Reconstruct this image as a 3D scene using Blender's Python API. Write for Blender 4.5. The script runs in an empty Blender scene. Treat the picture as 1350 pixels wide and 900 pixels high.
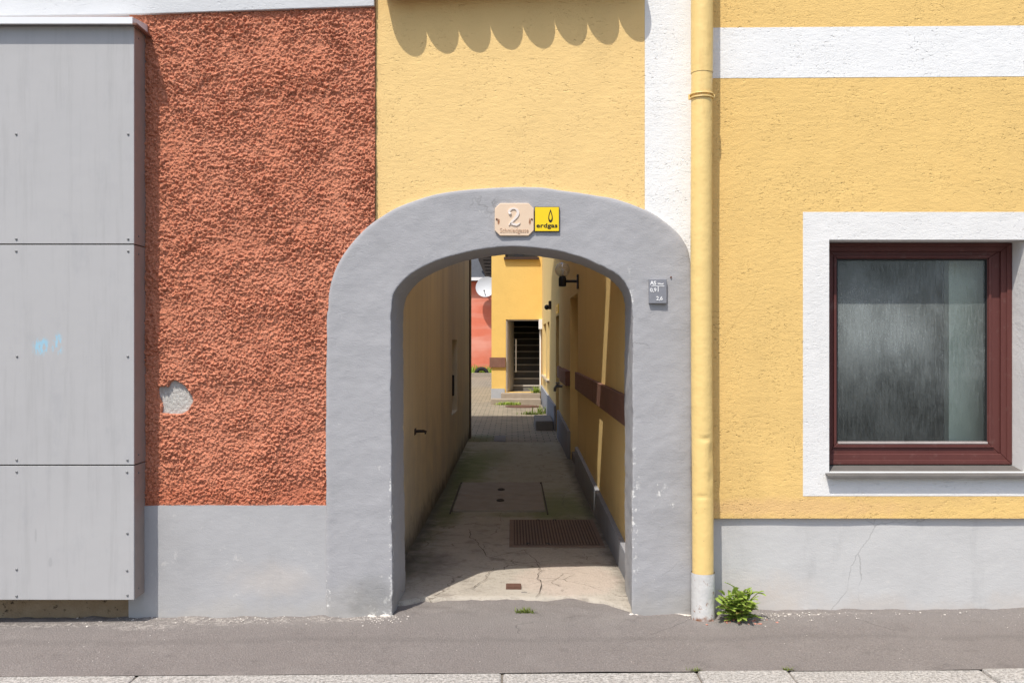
import bpy, bmesh, math, random
import numpy as np
from mathutils import Vector, Matrix, noise as mnoise

random.seed(7)
SC = bpy.context.scene
COL = SC.collection
S0 = 0.0043          # metres per photo pixel on the street wall plane (y = 0)
DIST = 5.2           # camera distance from the street wall
EYE = 1.54
R = math.radians

def W(px, py, Y=0.0):
    s = S0 * (DIST + Y) / DIST
    return ((px - 675) * s, EYE + (450 - py) * s)

# ------------------------------------------------------------------ materials
class G:
    def __init__(s, name, rough=0.85, spec=0.3, metal=0.0):
        s.m = bpy.data.materials.new(name); s.m.use_nodes = True
        s.nt = s.m.node_tree; s.N = s.nt.nodes; s.L = s.nt.links
        s.b = s.N['Principled BSDF']
        s.b.inputs['Roughness'].default_value = rough
        s.b.inputs['Specular IOR Level'].default_value = spec
        s.b.inputs['Metallic'].default_value = metal
        s.tc = s.N.new('ShaderNodeTexCoord').outputs['Object']
    def inp(s, sock, v):
        if hasattr(v, 'links'): s.L.new(v, sock)
        elif isinstance(v, (tuple, list)) and len(v) == 3 and sock.type == 'RGBA': sock.default_value = (*v, 1)
        else: sock.default_value = v
    def vec(s, st):
        n = s.N.new('ShaderNodeMapping'); n.inputs['Scale'].default_value = st
        s.L.new(s.tc, n.inputs['Vector']); return n.outputs[0]
    def noise(s, scale, detail=4, rough=0.6, st=(1, 1, 1), dist=0.0):
        n = s.N.new('ShaderNodeTexNoise')
        n.inputs['Scale'].default_value = scale; n.inputs['Detail'].default_value = detail
        n.inputs['Roughness'].default_value = rough; n.inputs['Distortion'].default_value = dist
        s.L.new(s.vec(st), n.inputs['Vector']); return n.outputs['Fac']
    def voro(s, scale, st=(1, 1, 1), feature='F1', rnd=1.0):
        n = s.N.new('ShaderNodeTexVoronoi'); n.feature = feature
        n.inputs['Scale'].default_value = scale; n.inputs['Randomness'].default_value = rnd
        s.L.new(s.vec(st), n.inputs['Vector']); return n.outputs['Distance']
    def map(s, v, a, b, lo=0.0, hi=1.0):
        n = s.N.new('ShaderNodeMapRange'); n.interpolation_type = 'SMOOTHSTEP'
        for i, k in enumerate((v, a, b, lo, hi)): s.inp(n.inputs[i], k)
        return n.outputs[0]
    def mix(s, f, a, b, mode='MIX'):
        n = s.N.new('ShaderNodeMix'); n.data_type = 'RGBA'; n.blend_type = mode
        s.inp(n.inputs[0], f); s.inp(n.inputs[6], a); s.inp(n.inputs[7], b)
        return n.outputs[2]
    def math(s, op, a, b=0.0):
        n = s.N.new('ShaderNodeMath'); n.operation = op
        s.inp(n.inputs[0], a); s.inp(n.inputs[1], b); return n.outputs[0]
    def add(s, *t):
        r = t[0]
        for k in t[1:]: r = s.math('ADD', r, k)
        return r
    def mul(s, a, b): return s.math('MULTIPLY', a, b)
    def axis(s, i):
        n = s.N.new('ShaderNodeSeparateXYZ'); s.L.new(s.tc, n.inputs[0]); return n.outputs[i]
    def blob(s, c, r, amt=0.6, scale=8, lo=0.6, hi=1.1, detail=5):
        n = s.N.new('ShaderNodeVectorMath'); n.operation = 'SUBTRACT'
        s.L.new(s.tc, n.inputs[0]); n.inputs[1].default_value = c
        k = s.N.new('ShaderNodeVectorMath'); k.operation = 'DIVIDE'
        s.L.new(n.outputs[0], k.inputs[0]); k.inputs[1].default_value = r
        l = s.N.new('ShaderNodeVectorMath'); l.operation = 'LENGTH'; s.L.new(k.outputs[0], l.inputs[0])
        d = s.math('ADD', l.outputs['Value'], s.mul(s.math('SUBTRACT', s.noise(scale, detail, .65), .5), amt * 2))
        return s.map(d, hi, lo)
    def bump(s, h, dist=0.003, strength=1.0, normal=None):
        n = s.N.new('ShaderNodeBump'); n.inputs['Distance'].default_value = dist
        n.inputs['Strength'].default_value = strength
        s.L.new(h, n.inputs['Height'])
        if normal is not None: s.L.new(normal, n.inputs['Normal'])
        s.L.new(n.outputs[0], s.b.inputs['Normal']); return n.outputs[0]
    def cracks(s, scale, width, seed=0.0, reg=(.5, .62), warp=.25, rs=1.6):
        n = s.N.new('ShaderNodeTexNoise'); n.inputs['Scale'].default_value = scale * 2.2; n.inputs['Detail'].default_value = 6
        s.L.new(s.tc, n.inputs['Vector'])
        a = s.N.new('ShaderNodeVectorMath'); a.operation = 'SCALE'; a.inputs['Scale'].default_value = warp
        s.L.new(n.outputs['Color'], a.inputs[0])
        b = s.N.new('ShaderNodeVectorMath'); b.operation = 'ADD'; s.L.new(a.outputs[0], b.inputs[0]); s.L.new(s.tc, b.inputs[1])
        c = s.N.new('ShaderNodeVectorMath'); c.operation = 'ADD'; s.L.new(b.outputs[0], c.inputs[0]); c.inputs[1].default_value = (seed, seed * .7, seed * 1.3)
        v = s.N.new('ShaderNodeTexVoronoi'); v.feature = 'DISTANCE_TO_EDGE'; v.inputs['Scale'].default_value = scale
        s.L.new(c.outputs[0], v.inputs['Vector'])
        return s.mul(s.map(v.outputs['Distance'], width, width * .2), s.map(s.noise(rs, 3), reg[0], reg[1]))
    def color(s, c): s.inp(s.b.inputs['Base Color'], c)
    def rough(s, v): s.inp(s.b.inputs['Roughness'], v)

def sc(c, k): return tuple(max(0, x * k) for x in c)

def simple(name, c, rough=0.7, metal=0.0, var=0.12, nscale=12, bump=0.0, bscale=120, spec=0.3):
    g = G(name, rough, spec, metal)
    g.color(g.mix(g.noise(nscale, 5), sc(c, 1 - var), sc(c, 1 + var)))
    if bump: g.bump(g.noise(bscale, 4), bump)
    return g.m

def plaster(name, c, pits=0.6, dist=0.006, pit_sc=(36, 36, 84), var=.055, fine=150, extra=None, grime=None, wave=.0012):
    """hand floated render: short mostly horizontal pits and a fine grain"""
    g = G(name, 0.92, 0.15)
    big = g.noise(1.1, 5, .6); mid = g.noise(5, 4, .6, st=(1, 1, .6))
    col = g.mix(big, sc(c, 1 - var), sc(c, 1 + var))
    col = g.mix(g.mul(mid, .5), col, sc(c, 1 - 1.2 * var))
    pn = g.noise(1.0, 3, .55, st=pit_sc, dist=.6)
    reg = g.map(g.noise(3.6, 5, .65), .40, .62, .12, 1)
    pit = g.mul(g.map(pn, .40, .27), reg)
    pn2 = g.noise(1.0, 2, .5, st=tuple(k * 2.1 for k in pit_sc), dist=.4)
    pit2 = g.mul(g.map(pn2, .38, .26), reg)
    grain = g.noise(fine, 3, .6)
    med = g.noise(30, 3, .6, st=(.6, 1, 1.4))
    h = g.add(g.mul(pit, -pits), g.mul(pit2, -pits * .6), g.mul(grain, .38), g.mul(med, .42))
    col = g.mix(g.mul(g.map(g.noise(.8, 6, .7, st=(1.6, 1.6, .5)), .50, .70), .35), col, sc(c, .80))
    col = g.mix(g.mul(g.map(g.noise(2.3, 6, .7), .54, .74), .30), col, sc(c, 1.10))
    if grime: col = grime(g, col)
    if extra: col = extra(g, col)
    g.color(col)
    nb = g.bump(g.noise(3.0, 3, .5), wave * 8)
    g.bump(h, dist, normal=nb)
    return g.m

def ground_dirt(z0, z1, dark, amt=.6):
    def f(g, col):
        m = g.map(g.add(g.axis(2), g.mul(g.noise(5, 5, .65), .35)), z1 + .17, z0 + .17)
        return g.mix(g.mul(m, amt), col, dark)
    return f

def house_extra(g, col):
    m = g.mul(g.map(g.noise(2.2, 6, .7), .55, .75), .35)
    col = g.mix(m, col, (.70, .44, .15))
    k = g.blob((2.3, 0, .70), (.75, .3, .10), .8, 6, .3, 1.2); col = g.mix(g.mul(k, .35), col, (.55, .37, .16))
    k = g.blob((1.6, 0, .60), (.9, .3, .07), .8, 8, .2, 1.2); col = g.mix(g.mul(k, .40), col, (.66, .40, .22))
    return g.mix(g.mul(g.cracks(.9, .0028, 5.0, (.55, .62)), .35), col, (.45, .28, .09))

M = {}
YG = (.82, .575, .25); YH = (.79, .535, .20)
M['yellow_gate'] = plaster('yellow_gate_render', YG, pits=.55, dist=.006)
M['yellow_house'] = plaster('yellow_house_render', YH, pits=.6, dist=.0075, extra=house_extra)
M['white'] = plaster('white_render', (.80, .80, .79), pits=.7, dist=.005, var=.03)
M['white_sur'] = plaster('white_window_surround', (.76, .75, .73), pits=.5, dist=.005, var=.05)
M['pale_band'] = plaster('pale_grey_band', (.60, .61, .62), pits=.4, dist=.004, var=.05)

def arch_extra(g, col):
    # paint worn through to white lime along the arrises and in a few places
    n = g.noise(26, 6, .7)
    for c, r in (((.69, -.03, .62), (.035, .1, .45)), ((.845, -.03, .70), (.05, .05, .06)), ((.86, -.03, .62), (.07, .05, .03)),
                 ((-.68, -.03, .42), (.02, .1, .6)), ((-1.04, -.03, .14), (.03, .1, .12)), ((-.70, -.03, -.02), (.12, .1, .05)),
                 ((-.74, -.03, .05), (.10, .1, .09)), ((.3, -.03, 1.95), (.25, .1, .08)), ((.66, -.03, 1.72), (.03, .1, .3))):
        m = g.mul(g.blob(c, r, .9, 14, .4, 1.0), g.map(n, .54, .60))
        col = g.mix(m, col, (.72, .71, .68))
    k = g.mul(g.blob((-.78, -.03, .10), (.14, .2, .12), .8, 9, .3, 1.2), .55); col = g.mix(k, col, (.20, .195, .18))
    m = g.mul(g.map(g.noise(3.5, 6, .65), .5, .72), .45)
    col = g.mix(m, col, (.32, .32, .325))
    col = g.mix(g.mul(g.map(g.noise(1.0, 6, .75, st=(30, 30, 9)), .60, .70), .22), col, (.24, .24, .245))
    col = g.mix(g.mul(g.map(g.noise(17, 6, .8), .645, .69), .55), col, (.56, .55, .53))
    return g.mix(g.mul(g.cracks(1.3, .0035, 3.0, (.56, .62)), .45), col, (.17, .165, .16))
M['arch_grey'] = plaster('grey_arch_paint', (.375, .372, .382), pits=.10, dist=.0036, pit_sc=(14, 14, 40), var=.05,
                         extra=arch_extra, grime=ground_dirt(0, .22, (.36, .345, .32), .7), fine=120, wave=.0022)

def plinth_extra(g, col):
    for c, r in (((1.3, 0, .17), (.22, .2, .10)), ((1.62, 0, .10), (.2, .2, .12)), ((-1.35, 0, .2), (.3, .3, .1))):
        m = g.mul(g.blob(c, r, .9, 5, .2, 1.3), .22)
        col = g.mix(m, col, (.62, .52, .42))
    m = g.mul(g.map(g.noise(11, 6, .75), .60, .68), .40)
    col = g.mix(m, col, (.60, .585, .56))
    col = g.mix(g.mul(g.map(g.noise(1.0, 5, .7, st=(7, 7, 1.5)), .56, .74), .25), col, (.33, .33, .325))
    return g.mix(g.mul(g.mul(g.cracks(1.15, .0035, 1.0, (.44, .54)), g.map(g.axis(0), .9, 1.0)), .5), col, (.25, .245, .235))
M['plinth_left'] = plaster('grey_plinth_paint', (.415, .412, .415), pits=.10, dist=.0026, var=.06, extra=plinth_extra,
                           grime=ground_dirt(-.02, .12, (.42, .40, .37), .6))
M['plinth_right'] = plaster('pale_grey_plinth_paint', (.52, .515, .505), pits=.10, dist=.0026, var=.06, extra=plinth_extra,
                            grime=ground_dirt(0, .14, (.50, .46, .42), .6))

# roughcast (geometry carries the lumps)
g = G('red_roughcast', .95, .1)
big = g.noise(2.0, 5, .6)
c = g.mix(big, (.78, .275, .15), (.87, .375, .235))
c = g.mix(g.mul(g.map(g.noise(6, 5, .7), .52, .72), .55), c, (.54, .17, .10))
c = g.mix(g.mul(g.map(g.noise(90, 4, .8), .52, .68), .6), c, (.80, .43, .31))
c = g.mix(g.mul(g.map(g.noise(75, 4, .8, st=(1, 1, 1.2)), .47, .34), .65), c, (.34, .095, .06))
c = g.mix(g.mul(g.map(g.noise(1.0, 6, .7, st=(2.2, 2.2, .7)), .52, .72), .4), c, (.58, .21, .135))
c = g.mix(g.mul(g.map(g.add(g.axis(2), g.mul(g.noise(9, 4), .2)), .92, .72), .4), c, (.60, .15, .07))
g.color(c); g.bump(g.add(g.noise(190, 4, .75), g.mul(g.noise(80, 3), .8)), .012)
M['red'] = g.m
M['red_plain'] = simple('red_upper_render', (.55, .16, .09), .95, bump=.004, bscale=80)
g = G('bare_mortar', .95, .1)
g.color(g.mix(g.noise(60, 5, .75), (.40, .38, .35), (.68, .66, .62))); g.bump(g.noise(110, 5, .75), .008)
M['mortar'] = g.m

# alley walls
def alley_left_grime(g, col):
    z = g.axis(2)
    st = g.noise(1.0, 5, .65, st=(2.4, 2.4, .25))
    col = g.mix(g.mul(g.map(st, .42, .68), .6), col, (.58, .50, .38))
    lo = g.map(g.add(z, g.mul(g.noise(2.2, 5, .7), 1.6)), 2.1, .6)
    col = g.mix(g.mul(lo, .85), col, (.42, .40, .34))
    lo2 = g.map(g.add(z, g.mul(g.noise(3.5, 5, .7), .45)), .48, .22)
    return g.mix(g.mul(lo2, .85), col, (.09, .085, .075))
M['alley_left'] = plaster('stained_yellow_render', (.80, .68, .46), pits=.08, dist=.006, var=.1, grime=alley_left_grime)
M['alley_right'] = plaster('alley_yellow_render', (.82, .60, .26), pits=.4, dist=.005, var=.06,
                           grime=ground_dirt(.15, .55, (.45, .33, .17), .5))
M['alley_plinth'] = plaster('alley_grey_plinth', (.30, .31, .34), pits=.2, dist=.004, var=.08,
                            grime=ground_dirt(-.1, .3, (.14, .13, .12), .6))
M['far_yellow'] = plaster('courtyard_yellow_render', (.80, .535, .165), pits=.3, dist=.006, var=.07)
M['far_red'] = plaster('courtyard_red_render', (.72, .20, .12), pits=.2, dist=.004, var=.08,
                       grime=lambda g, col: g.mix(g.mul(g.map(g.noise(1.0, 5, .6, st=(.25, 1, 1.2)), .45, .7), .6), col, (.80, .42, .33)))
M['far_plinth'] = simple('courtyard_grey_plinth', (.42, .43, .45), .9)

# cladding
g = G('grey_cladding_sheet', .55, .35)
c = g.mix(g.noise(1.2, 4, .6), (.405, .400, .400), (.445, .438, .435))
c = g.mix(g.mul(g.map(g.noise(1.0, 5, .7, st=(26, 26, 1.6)), .46, .72), .42), c, (.34, .335, .33))
c = g.mix(g.mul(g.map(g.noise(5, 6, .7, st=(1.4, 1, .7)), .54, .72), .38), c, (.35, .35, .36))
for cx, cz, rx, rz in ((-2.58, 1.51, .045, .05), (-2.49, 1.525, .03, .06)):
    k = g.mul(g.blob((cx, -.17, cz), (rx, .2, rz), .5, 30, .6, 1.3), g.map(g.noise(1, 4, .7, st=(60, 60, 18)), .44, .56))
    c = g.mix(g.mul(k, .8), c, (.27, .52, .66))
for cx, cz, rx, rz in ((-2.61, .48, .008, .05), (-2.53, .33, .014, .035)):
    k = g.blob((cx, -.17, cz), (rx, .2, rz), .4, 30, .5, 1.0)
    c = g.mix(g.mul(k, .3), c, (.26, .26, .26))
g.color(c); g.bump(g.noise(3, 3), .004); g.rough(g.map(g.noise(3, 4), .3, .7, .45, .65))
M['clad'] = g.m
M['clad_edge'] = simple('cladding_side_sheet', (.31, .255, .225), .6)
M['joint'] = simple('dark_joint', (.06, .055, .05), .8)
M['steel'] = simple('weathered_steel_rivet', (.24, .24, .24), .5, metal=.5)
M['lid'] = simple('white_coated_metal', (.78, .79, .80), .35, spec=.5, var=.03)
g = G('stained_footing', .95, .1)
c = g.mix(g.noise(7, 6, .7), (.20, .13, .07), (.42, .33, .22))
c = g.mix(g.map(g.noise(22, 4, .7), .58, .68), c, (.07, .05, .035))
g.color(c); g.bump(g.noise(45, 5), .01)
M['footing'] = g.m

# tiles / roof
g = G('clay_roof_tile', .9, .15)
c = g.mix(g.noise(4, 5), (.24, .10, .06), (.36, .17, .10)); g.color(g.mix(g.map(g.noise(14, 5, .7), .55, .7), c, (.15, .12, .09)))
g.bump(g.noise(60, 4), .003)
M['tile'] = g.m
g = G('roof_tile_courses', .9, .15)
br = g.N.new('ShaderNodeTexBrick'); br.inputs['Scale'].default_value = 3
br.inputs['Color1'].default_value = (.30, .13, .08, 1); br.inputs['Color2'].default_value = (.22, .10, .06, 1); br.inputs['Mortar'].default_value = (.06, .04, .03, 1)
g.L.new(g.tc, br.inputs['Vector']); g.color(br.outputs['Color'])
M['roof'] = g.m

# pipe
g = G('yellow_painted_pipe', .42, .4)
c = g.mix(g.noise(2, 4), (.77, .545, .20), (.82, .60, .245))
c = g.mix(g.mul(g.map(g.noise(1, 5, .7, st=(14, 14, 2)), .56, .7), .35), c, (.66, .44, .16))
c = g.mix(g.mul(g.map(g.noise(55, 3, .7), .70, .74), .8), c, (.30, .20, .10))
g.color(c); g.bump(g.noise(9, 3), .006)
M['pipe'] = g.m
g = G('flaking_grey_sleeve', .7, .3)
c = g.mix(g.noise(8, 5), (.50, .49, .47), (.66, .65, .63))
c = g.mix(g.map(g.noise(24, 6, .75, st=(1, 1, .8)), .58, .66), c, (.26, .11, .05))
c = g.mix(g.map(g.add(g.axis(2), g.mul(g.noise(20, 4), .12)), .095, .055), c, (.23, .10, .05))
g.color(c); g.bump(g.noise(30, 4), .004)
M['sleeve'] = g.m

# signs
g = G('beige_enamel', .4, .4); c = g.mix(g.noise(20, 5), (.70, .52, .37), (.76, .59, .43))
for cx in (-.088, .088):
    c = g.mix(g.blob((cx, 0, -.012), (.008, .1, .022), .5, 120, .4, 1.1), c, (.30, .13, .06))
g.color(c); M['enamel'] = g.m
M['enamel_edge'] = simple('beige_enamel_rim', (.42, .28, .19), .5)
M['numeral'] = simple('white_numeral', (.76, .68, .62), .4)
M['script'] = simple('worn_script', (.50, .33, .22), .5, var=.4, nscale=150)
M['sign_yellow'] = simple('yellow_sign_enamel', (.86, .60, .01), .35, spec=.4, var=.04)
M['sign_black'] = simple('black_sign_print', (.025, .022, .015), .4)
M['sign_grey'] = simple('grey_sign_plate', (.22, .225, .25), .5, var=.15, nscale=60)
M['sign_white'] = simple('white_sign_print', (.80, .80, .80), .5, var=.05)
M['rust'] = simple('rusty_screw', (.14, .05, .025), .9, var=.3)

# window
g = G('brown_window_frame', .5, .25)
c = g.mix(g.noise(1, 5, .6, st=(9, 9, 1.5)), (.088, .029, .025), (.135, .047, .041))
c = g.mix(g.mul(g.map(g.noise(14, 6, .7), .55, .72), .4), c, (.20, .125, .11))
g.color(c); M['frame'] = g.m
M['bead'] = simple('grey_weather_bead', (.42, .37, .35), .5, var=.3, nscale=12)
M['gasket'] = simple('black_rubber_gasket', (.02, .02, .02), .6)
M['sill'] = simple('weathered_metal_sill', (.135, .125, .115), .65, var=.25, nscale=9, bump=.002, bscale=60, spec=.4)
g = G('dusty_glass', .5)
nt = g.nt; out = g.N['Material Output']
gl = g.N.new('ShaderNodeBsdfGlossy'); gl.inputs['Roughness'].default_value = .03
tr = g.N.new('ShaderNodeBsdfTransparent'); tr.inputs['Color'].default_value = (.86, .91, .88, 1)
fr = g.N.new('ShaderNodeFresnel'); fr.inputs['IOR'].default_value = 1.45
m1 = g.N.new('ShaderNodeMixShader'); g.L.new(fr.outputs[0], m1.inputs[0]); g.L.new(tr.outputs[0], m1.inputs[1]); g.L.new(gl.outputs[0], m1.inputs[2])
df = g.N.new('ShaderNodeBsdfDiffuse'); df.inputs['Color'].default_value = (.55, .61, .60, 1)
streak = g.noise(1.0, 6, .72, st=(120, 120, 9), dist=.4)
patch = g.noise(2.6, 4, .6, st=(1.3, 1, .8))
spk = g.noise(170, 4, .8, st=(1, 1, .45))
d = g.add(g.map(streak, .34, .72, .0, .12), g.map(patch, .35, .70, .0, .13), g.map(spk, .50, .70, 0, .17), g.mul(g.blob((2.15, .18, 1.62), (.34, 1, .28), .5, 4, .2, 1.3), .15), .055)
d = g.mul(d, g.map(g.axis(2), .95, 1.65, .40, 1.0))
m2 = g.N.new('ShaderNodeMixShader'); g.L.new(d, m2.inputs[0]); g.L.new(m1.outputs[0], m2.inputs[1]); g.L.new(df.outputs[0], m2.inputs[2])
g.L.new(m2.outputs[0], out.inputs['Surface'])
M['glass'] = g.m
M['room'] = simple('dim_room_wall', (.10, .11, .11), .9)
M['curtain'] = simple('pale_green_wall_edge', (.72, .78, .66), .9)

# ground
g = G('asphalt_pavement', .93, .2)
sp = g.noise(115, 5, .85); sp2 = g.voro(120)
c = g.mix(g.noise(1.3, 5, .6), (.20, .176, .164), (.245, .22, .205))
c = g.mix(g.mul(g.map(sp, .50, .72), .65), c, (.46, .42, .39))
c = g.mix(g.mul(g.map(sp, .46, .32), .75), c, (.07, .06, .055))
band = g.map(g.add(g.axis(1), g.mul(g.noise(2.2, 5, .6), .22)), -.20, -.03)
c = g.mix(g.mul(band, .22), c, (.27, .25, .23))
c = g.mix(g.mul(g.map(g.noise(2.6, 6, .7), .52, .70), .40), c, (.30, .272, .25))
c = g.mix(g.mul(g.map(g.noise(4.2, 6, .75), .56, .70), .45), c, (.135, .12, .112))
c = g.mix(g.mul(g.cracks(1.0, .004, 6.0, (.58, .64), .3), .5), c, (.05, .045, .042))
seam = g.mul(g.map(g.math('ABSOLUTE', g.math('ADD', g.add(g.axis(1), g.mul(g.noise(1.2, 6, .7), .30)), .30)), .07, .0), .22)
c = g.mix(seam, c, (.12, .107, .10))
for cx, cy, rx, ry in ((-1.75, -.10, .75, .10), (-.9, -.07, .3, .07), (-2.6, -.16, .5, .05), (1.6, -.05, .5, .04), (-2.0, -.2, .25, .06)):
    k = g.mul(g.blob((cx, cy, 0), (rx, ry, 1), .8, 6, .3, 1.1), g.map(g.noise(38, 5, .75), .45, .62))
    c = g.mix(g.mul(k, .85), c, (.44, .40, .36))
k = g.mul(g.map(g.noise(19, 5, .75), .66, .71), .45); c = g.mix(k, c, (.34, .31, .29))
g.color(c); g.bump(g.add(sp, g.mul(sp2, .6)), .006)
M['asphalt'] = g.m
g = G('road_asphalt', .93, .2)
g.color(g.mix(g.noise(150, 4, .7), (.06, .055, .052), (.14, .13, .125))); g.bump(g.noise(150, 3), .005)
M['road'] = g.m
M['earth'] = simple('bare_ground', (.15, .13, .10), .95, bump=.01, bscale=30)
g = G('granite_kerb', .9, .2)
c = g.mix(g.map(g.noise(70, 5, .85), .38, .62), (.20, .19, .175), (.60, .575, .54)); c = g.mix(g.mul(g.noise(4, 5), .4), c, (.31, .285, .255))
g.color(c); g.bump(g.noise(60, 5, .7), .008)
M['kerb'] = g.m
g = G('worn_concrete', .9, .2)
c = g.mix(g.noise(2.2, 6, .65), (.36, .325, .27), (.53, .475, .40))
c = g.mix(g.mul(g.map(g.noise(110, 3, .7), .52, .68), .5), c, (.52, .475, .42))
c = g.mix(g.mul(g.map(g.noise(5.5, 6, .7), .50, .66), .55), c, (.21, .18, .15))
for cx, cy, rx, ry, a in ((-.50, 5.6, .28, 2.3, .9), (-.56, 3.1, .18, .9, .5), (.45, 3.3, .42, 1.1, .75), (-.3, 6.9, .35, 1.2, .6), (.1, 2.9, .5, .2, .4)):
    k = g.mul(g.blob((cx, cy, 0), (rx, ry, 1), .55, 5, .25, 1.15), a)
    c = g.mix(k, c, (.10, .15, .025))
c = g.mix(g.mul(g.blob((.36, .70, 0), (.36, .42, 1), .25, 7, .75, 1.1), .75), c, (.50, .415, .35))
c = g.mix(g.mul(g.map(g.noise(34, 6, .8), .52, .66), .5), c, (.24, .21, .17))
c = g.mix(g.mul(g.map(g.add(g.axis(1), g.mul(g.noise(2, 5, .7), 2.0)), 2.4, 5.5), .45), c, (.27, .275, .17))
c = g.mix(g.mul(g.cracks(1.5, .008, 2.0, (.46, .54), .3), .7), c, (.13, .11, .09))
c = g.mix(g.mul(g.cracks(4.5, .010, 4.0, (.56, .62), .3), .5), c, (.13, .11, .09))
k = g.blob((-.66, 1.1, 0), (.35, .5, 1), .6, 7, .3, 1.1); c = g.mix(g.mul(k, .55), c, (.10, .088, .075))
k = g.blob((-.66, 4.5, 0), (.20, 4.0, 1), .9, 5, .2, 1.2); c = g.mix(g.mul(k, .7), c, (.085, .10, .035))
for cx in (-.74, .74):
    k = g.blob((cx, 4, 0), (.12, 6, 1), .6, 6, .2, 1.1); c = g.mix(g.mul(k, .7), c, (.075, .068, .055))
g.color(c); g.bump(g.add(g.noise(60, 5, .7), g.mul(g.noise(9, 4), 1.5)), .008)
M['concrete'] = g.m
M['crack'] = simple('dirt_filled_crack', (.085, .072, .058), 1, var=.3, nscale=40)
g = G('block_paving', .9, .2)
br = g.N.new('ShaderNodeTexBrick'); br.inputs['Scale'].default_value = 1.0
br.inputs['Brick Width'].default_value = .2; br.inputs['Row Height'].default_value = .2
br.inputs['Mortar Size'].default_value = .009; br.inputs['Mortar Smooth'].default_value = .3; br.offset = .5
g.L.new(g.tc, br.inputs['Vector'])
br.inputs['Color1'].default_value = (.30, .255, .19, 1); br.inputs['Color2'].default_value = (.24, .205, .155, 1); br.inputs['Mortar'].default_value = (.10, .095, .06, 1)
c = g.mix(g.mul(g.map(g.noise(2, 5), .45, .7), .5), br.outputs['Color'], (.34, .29, .21))
k = g.blob((-.5, 9.3, 0), (.4, .9, 1), .6, 4, .3, 1.1); c = g.mix(g.mul(k, .6), c, (.09, .115, .03))
g.color(c); g.bump(br.outputs['Fac'], .006, -1)
M['pavers'] = g.m
g = G('rusty_ribbed_steel', .8, .3, .25)
c = g.mix(g.noise(9, 6, .7), (.17, .12, .09), (.29, .21, .16)); c = g.mix(g.map(g.noise(30, 5, .7), .60, .7), c, (.22, .20, .18))
g.color(c); g.bump(g.noise(80, 4), .002)
M['rusty'] = g.m
M['rust_groove'] = simple('dark_rust_grooves', (.115, .08, .06), .95, var=.4, nscale=15)  # plate colour set darker than the ribs for contrast
M['rust_orange'] = simple('rust_brown_iron', (.125, .065, .045), .9, var=.35, nscale=60, bump=.003)
M['slab'] = simple('concrete_cover_slab', (.29, .26, .215), .9, var=.28, nscale=7, bump=.006, bscale=60)
M['stone'] = simple('courtyard_step_stone', (.33, .275, .215), .9, var=.2, nscale=8, bump=.006, bscale=50)
M['block'] = simple('dark_concrete_block', (.20, .19, .18), .9, var=.2, bump=.006, bscale=50)
M['flake'] = simple('plaster_crumb', (.62, .57, .51), .95, var=.15, nscale=30)
M['joint_dirt'] = simple('sandy_joint', (.17, .15, .125), .95, var=.3, nscale=40)
M['brick_bit'] = simple('brick_crumb', (.50, .22, .16), .95)

# wood etc
g = G('brown_stained_board', .7, .3)
c = g.mix(g.noise(1, 5, .65, st=(14, 3, 14)), (.15, .075, .055), (.25, .125, .09))
c = g.mix(g.mul(g.map(g.noise(5, 5), .5, .7), .4), c, (.25, .15, .11)); g.color(c); g.bump(g.noise(1, 4, .6, st=(60, 6, 60)), .003)
M['wood'] = g.m
M['black'] = simple('black_metal', (.02, .02, .022), .5, var=.2)
M['iron'] = simple('dark_iron', (.045, .035, .03), .7, var=.3, nscale=40)
M['door_white'] = simple('off_white_door', (.50, .46, .42), .5, var=.06)
M['white_paint'] = simple('white_coated_box', (.78, .77, .76), .45, var=.04)
M['dark_frame'] = simple('dark_brown_joinery', (.06, .035, .025), .6, var=.2)
M['stair'] = simple('stair_stone', (.20, .185, .165), .85, var=.2)
M['nosing'] = simple('pale_stair_edge', (.62, .57, .50), .8)  # paler than the treads, sets the step edges off
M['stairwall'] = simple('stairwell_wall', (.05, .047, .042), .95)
M['slate'] = simple('slate_roof', (.07, .075, .085), .7, var=.3, nscale=6)
M['darkslat'] = simple('dark_timber_slats', (.035, .028, .024), .85, var=.3)
M['dish'] = simple('white_dish_paint', (.50, .51, .52), .5, var=.08)
M['tyre'] = simple('black_rubber_tyre', (.02, .02, .02), .85)
M['straw'] = simple('pale_window_frame', (.55, .46, .33), .6, var=.15)
g = G('clear_lamp_glass', .05)
tr = g.N.new('ShaderNodeBsdfTransparent'); tr.inputs['Color'].default_value = (.93, .92, .88, 1)
gl = g.N.new('ShaderNodeBsdfGlossy'); gl.inputs['Roughness'].default_value = .06
fr = g.N.new('ShaderNodeLayerWeight'); fr.inputs['Blend'].default_value = .35
mx = g.N.new('ShaderNodeMixShader'); g.L.new(g.mul(fr.outputs['Facing'], .9), mx.inputs[0]); g.L.new(tr.outputs[0], mx.inputs[1]); g.L.new(gl.outputs[0], mx.inputs[2])
df = g.N.new('ShaderNodeBsdfDiffuse'); df.inputs['Color'].default_value = (.85, .84, .80, 1)
m3 = g.N.new('ShaderNodeMixShader'); m3.inputs[0].default_value = .20; g.L.new(mx.outputs[0], m3.inputs[1]); g.L.new(df.outputs[0], m3.inputs[2])
g.L.new(m3.outputs[0], g.N['Material Output'].inputs[0])
M['globe'] = g.m
M['bulb'] = simple('frosted_bulb', (.75, .74, .70), .3, var=.02)
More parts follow.
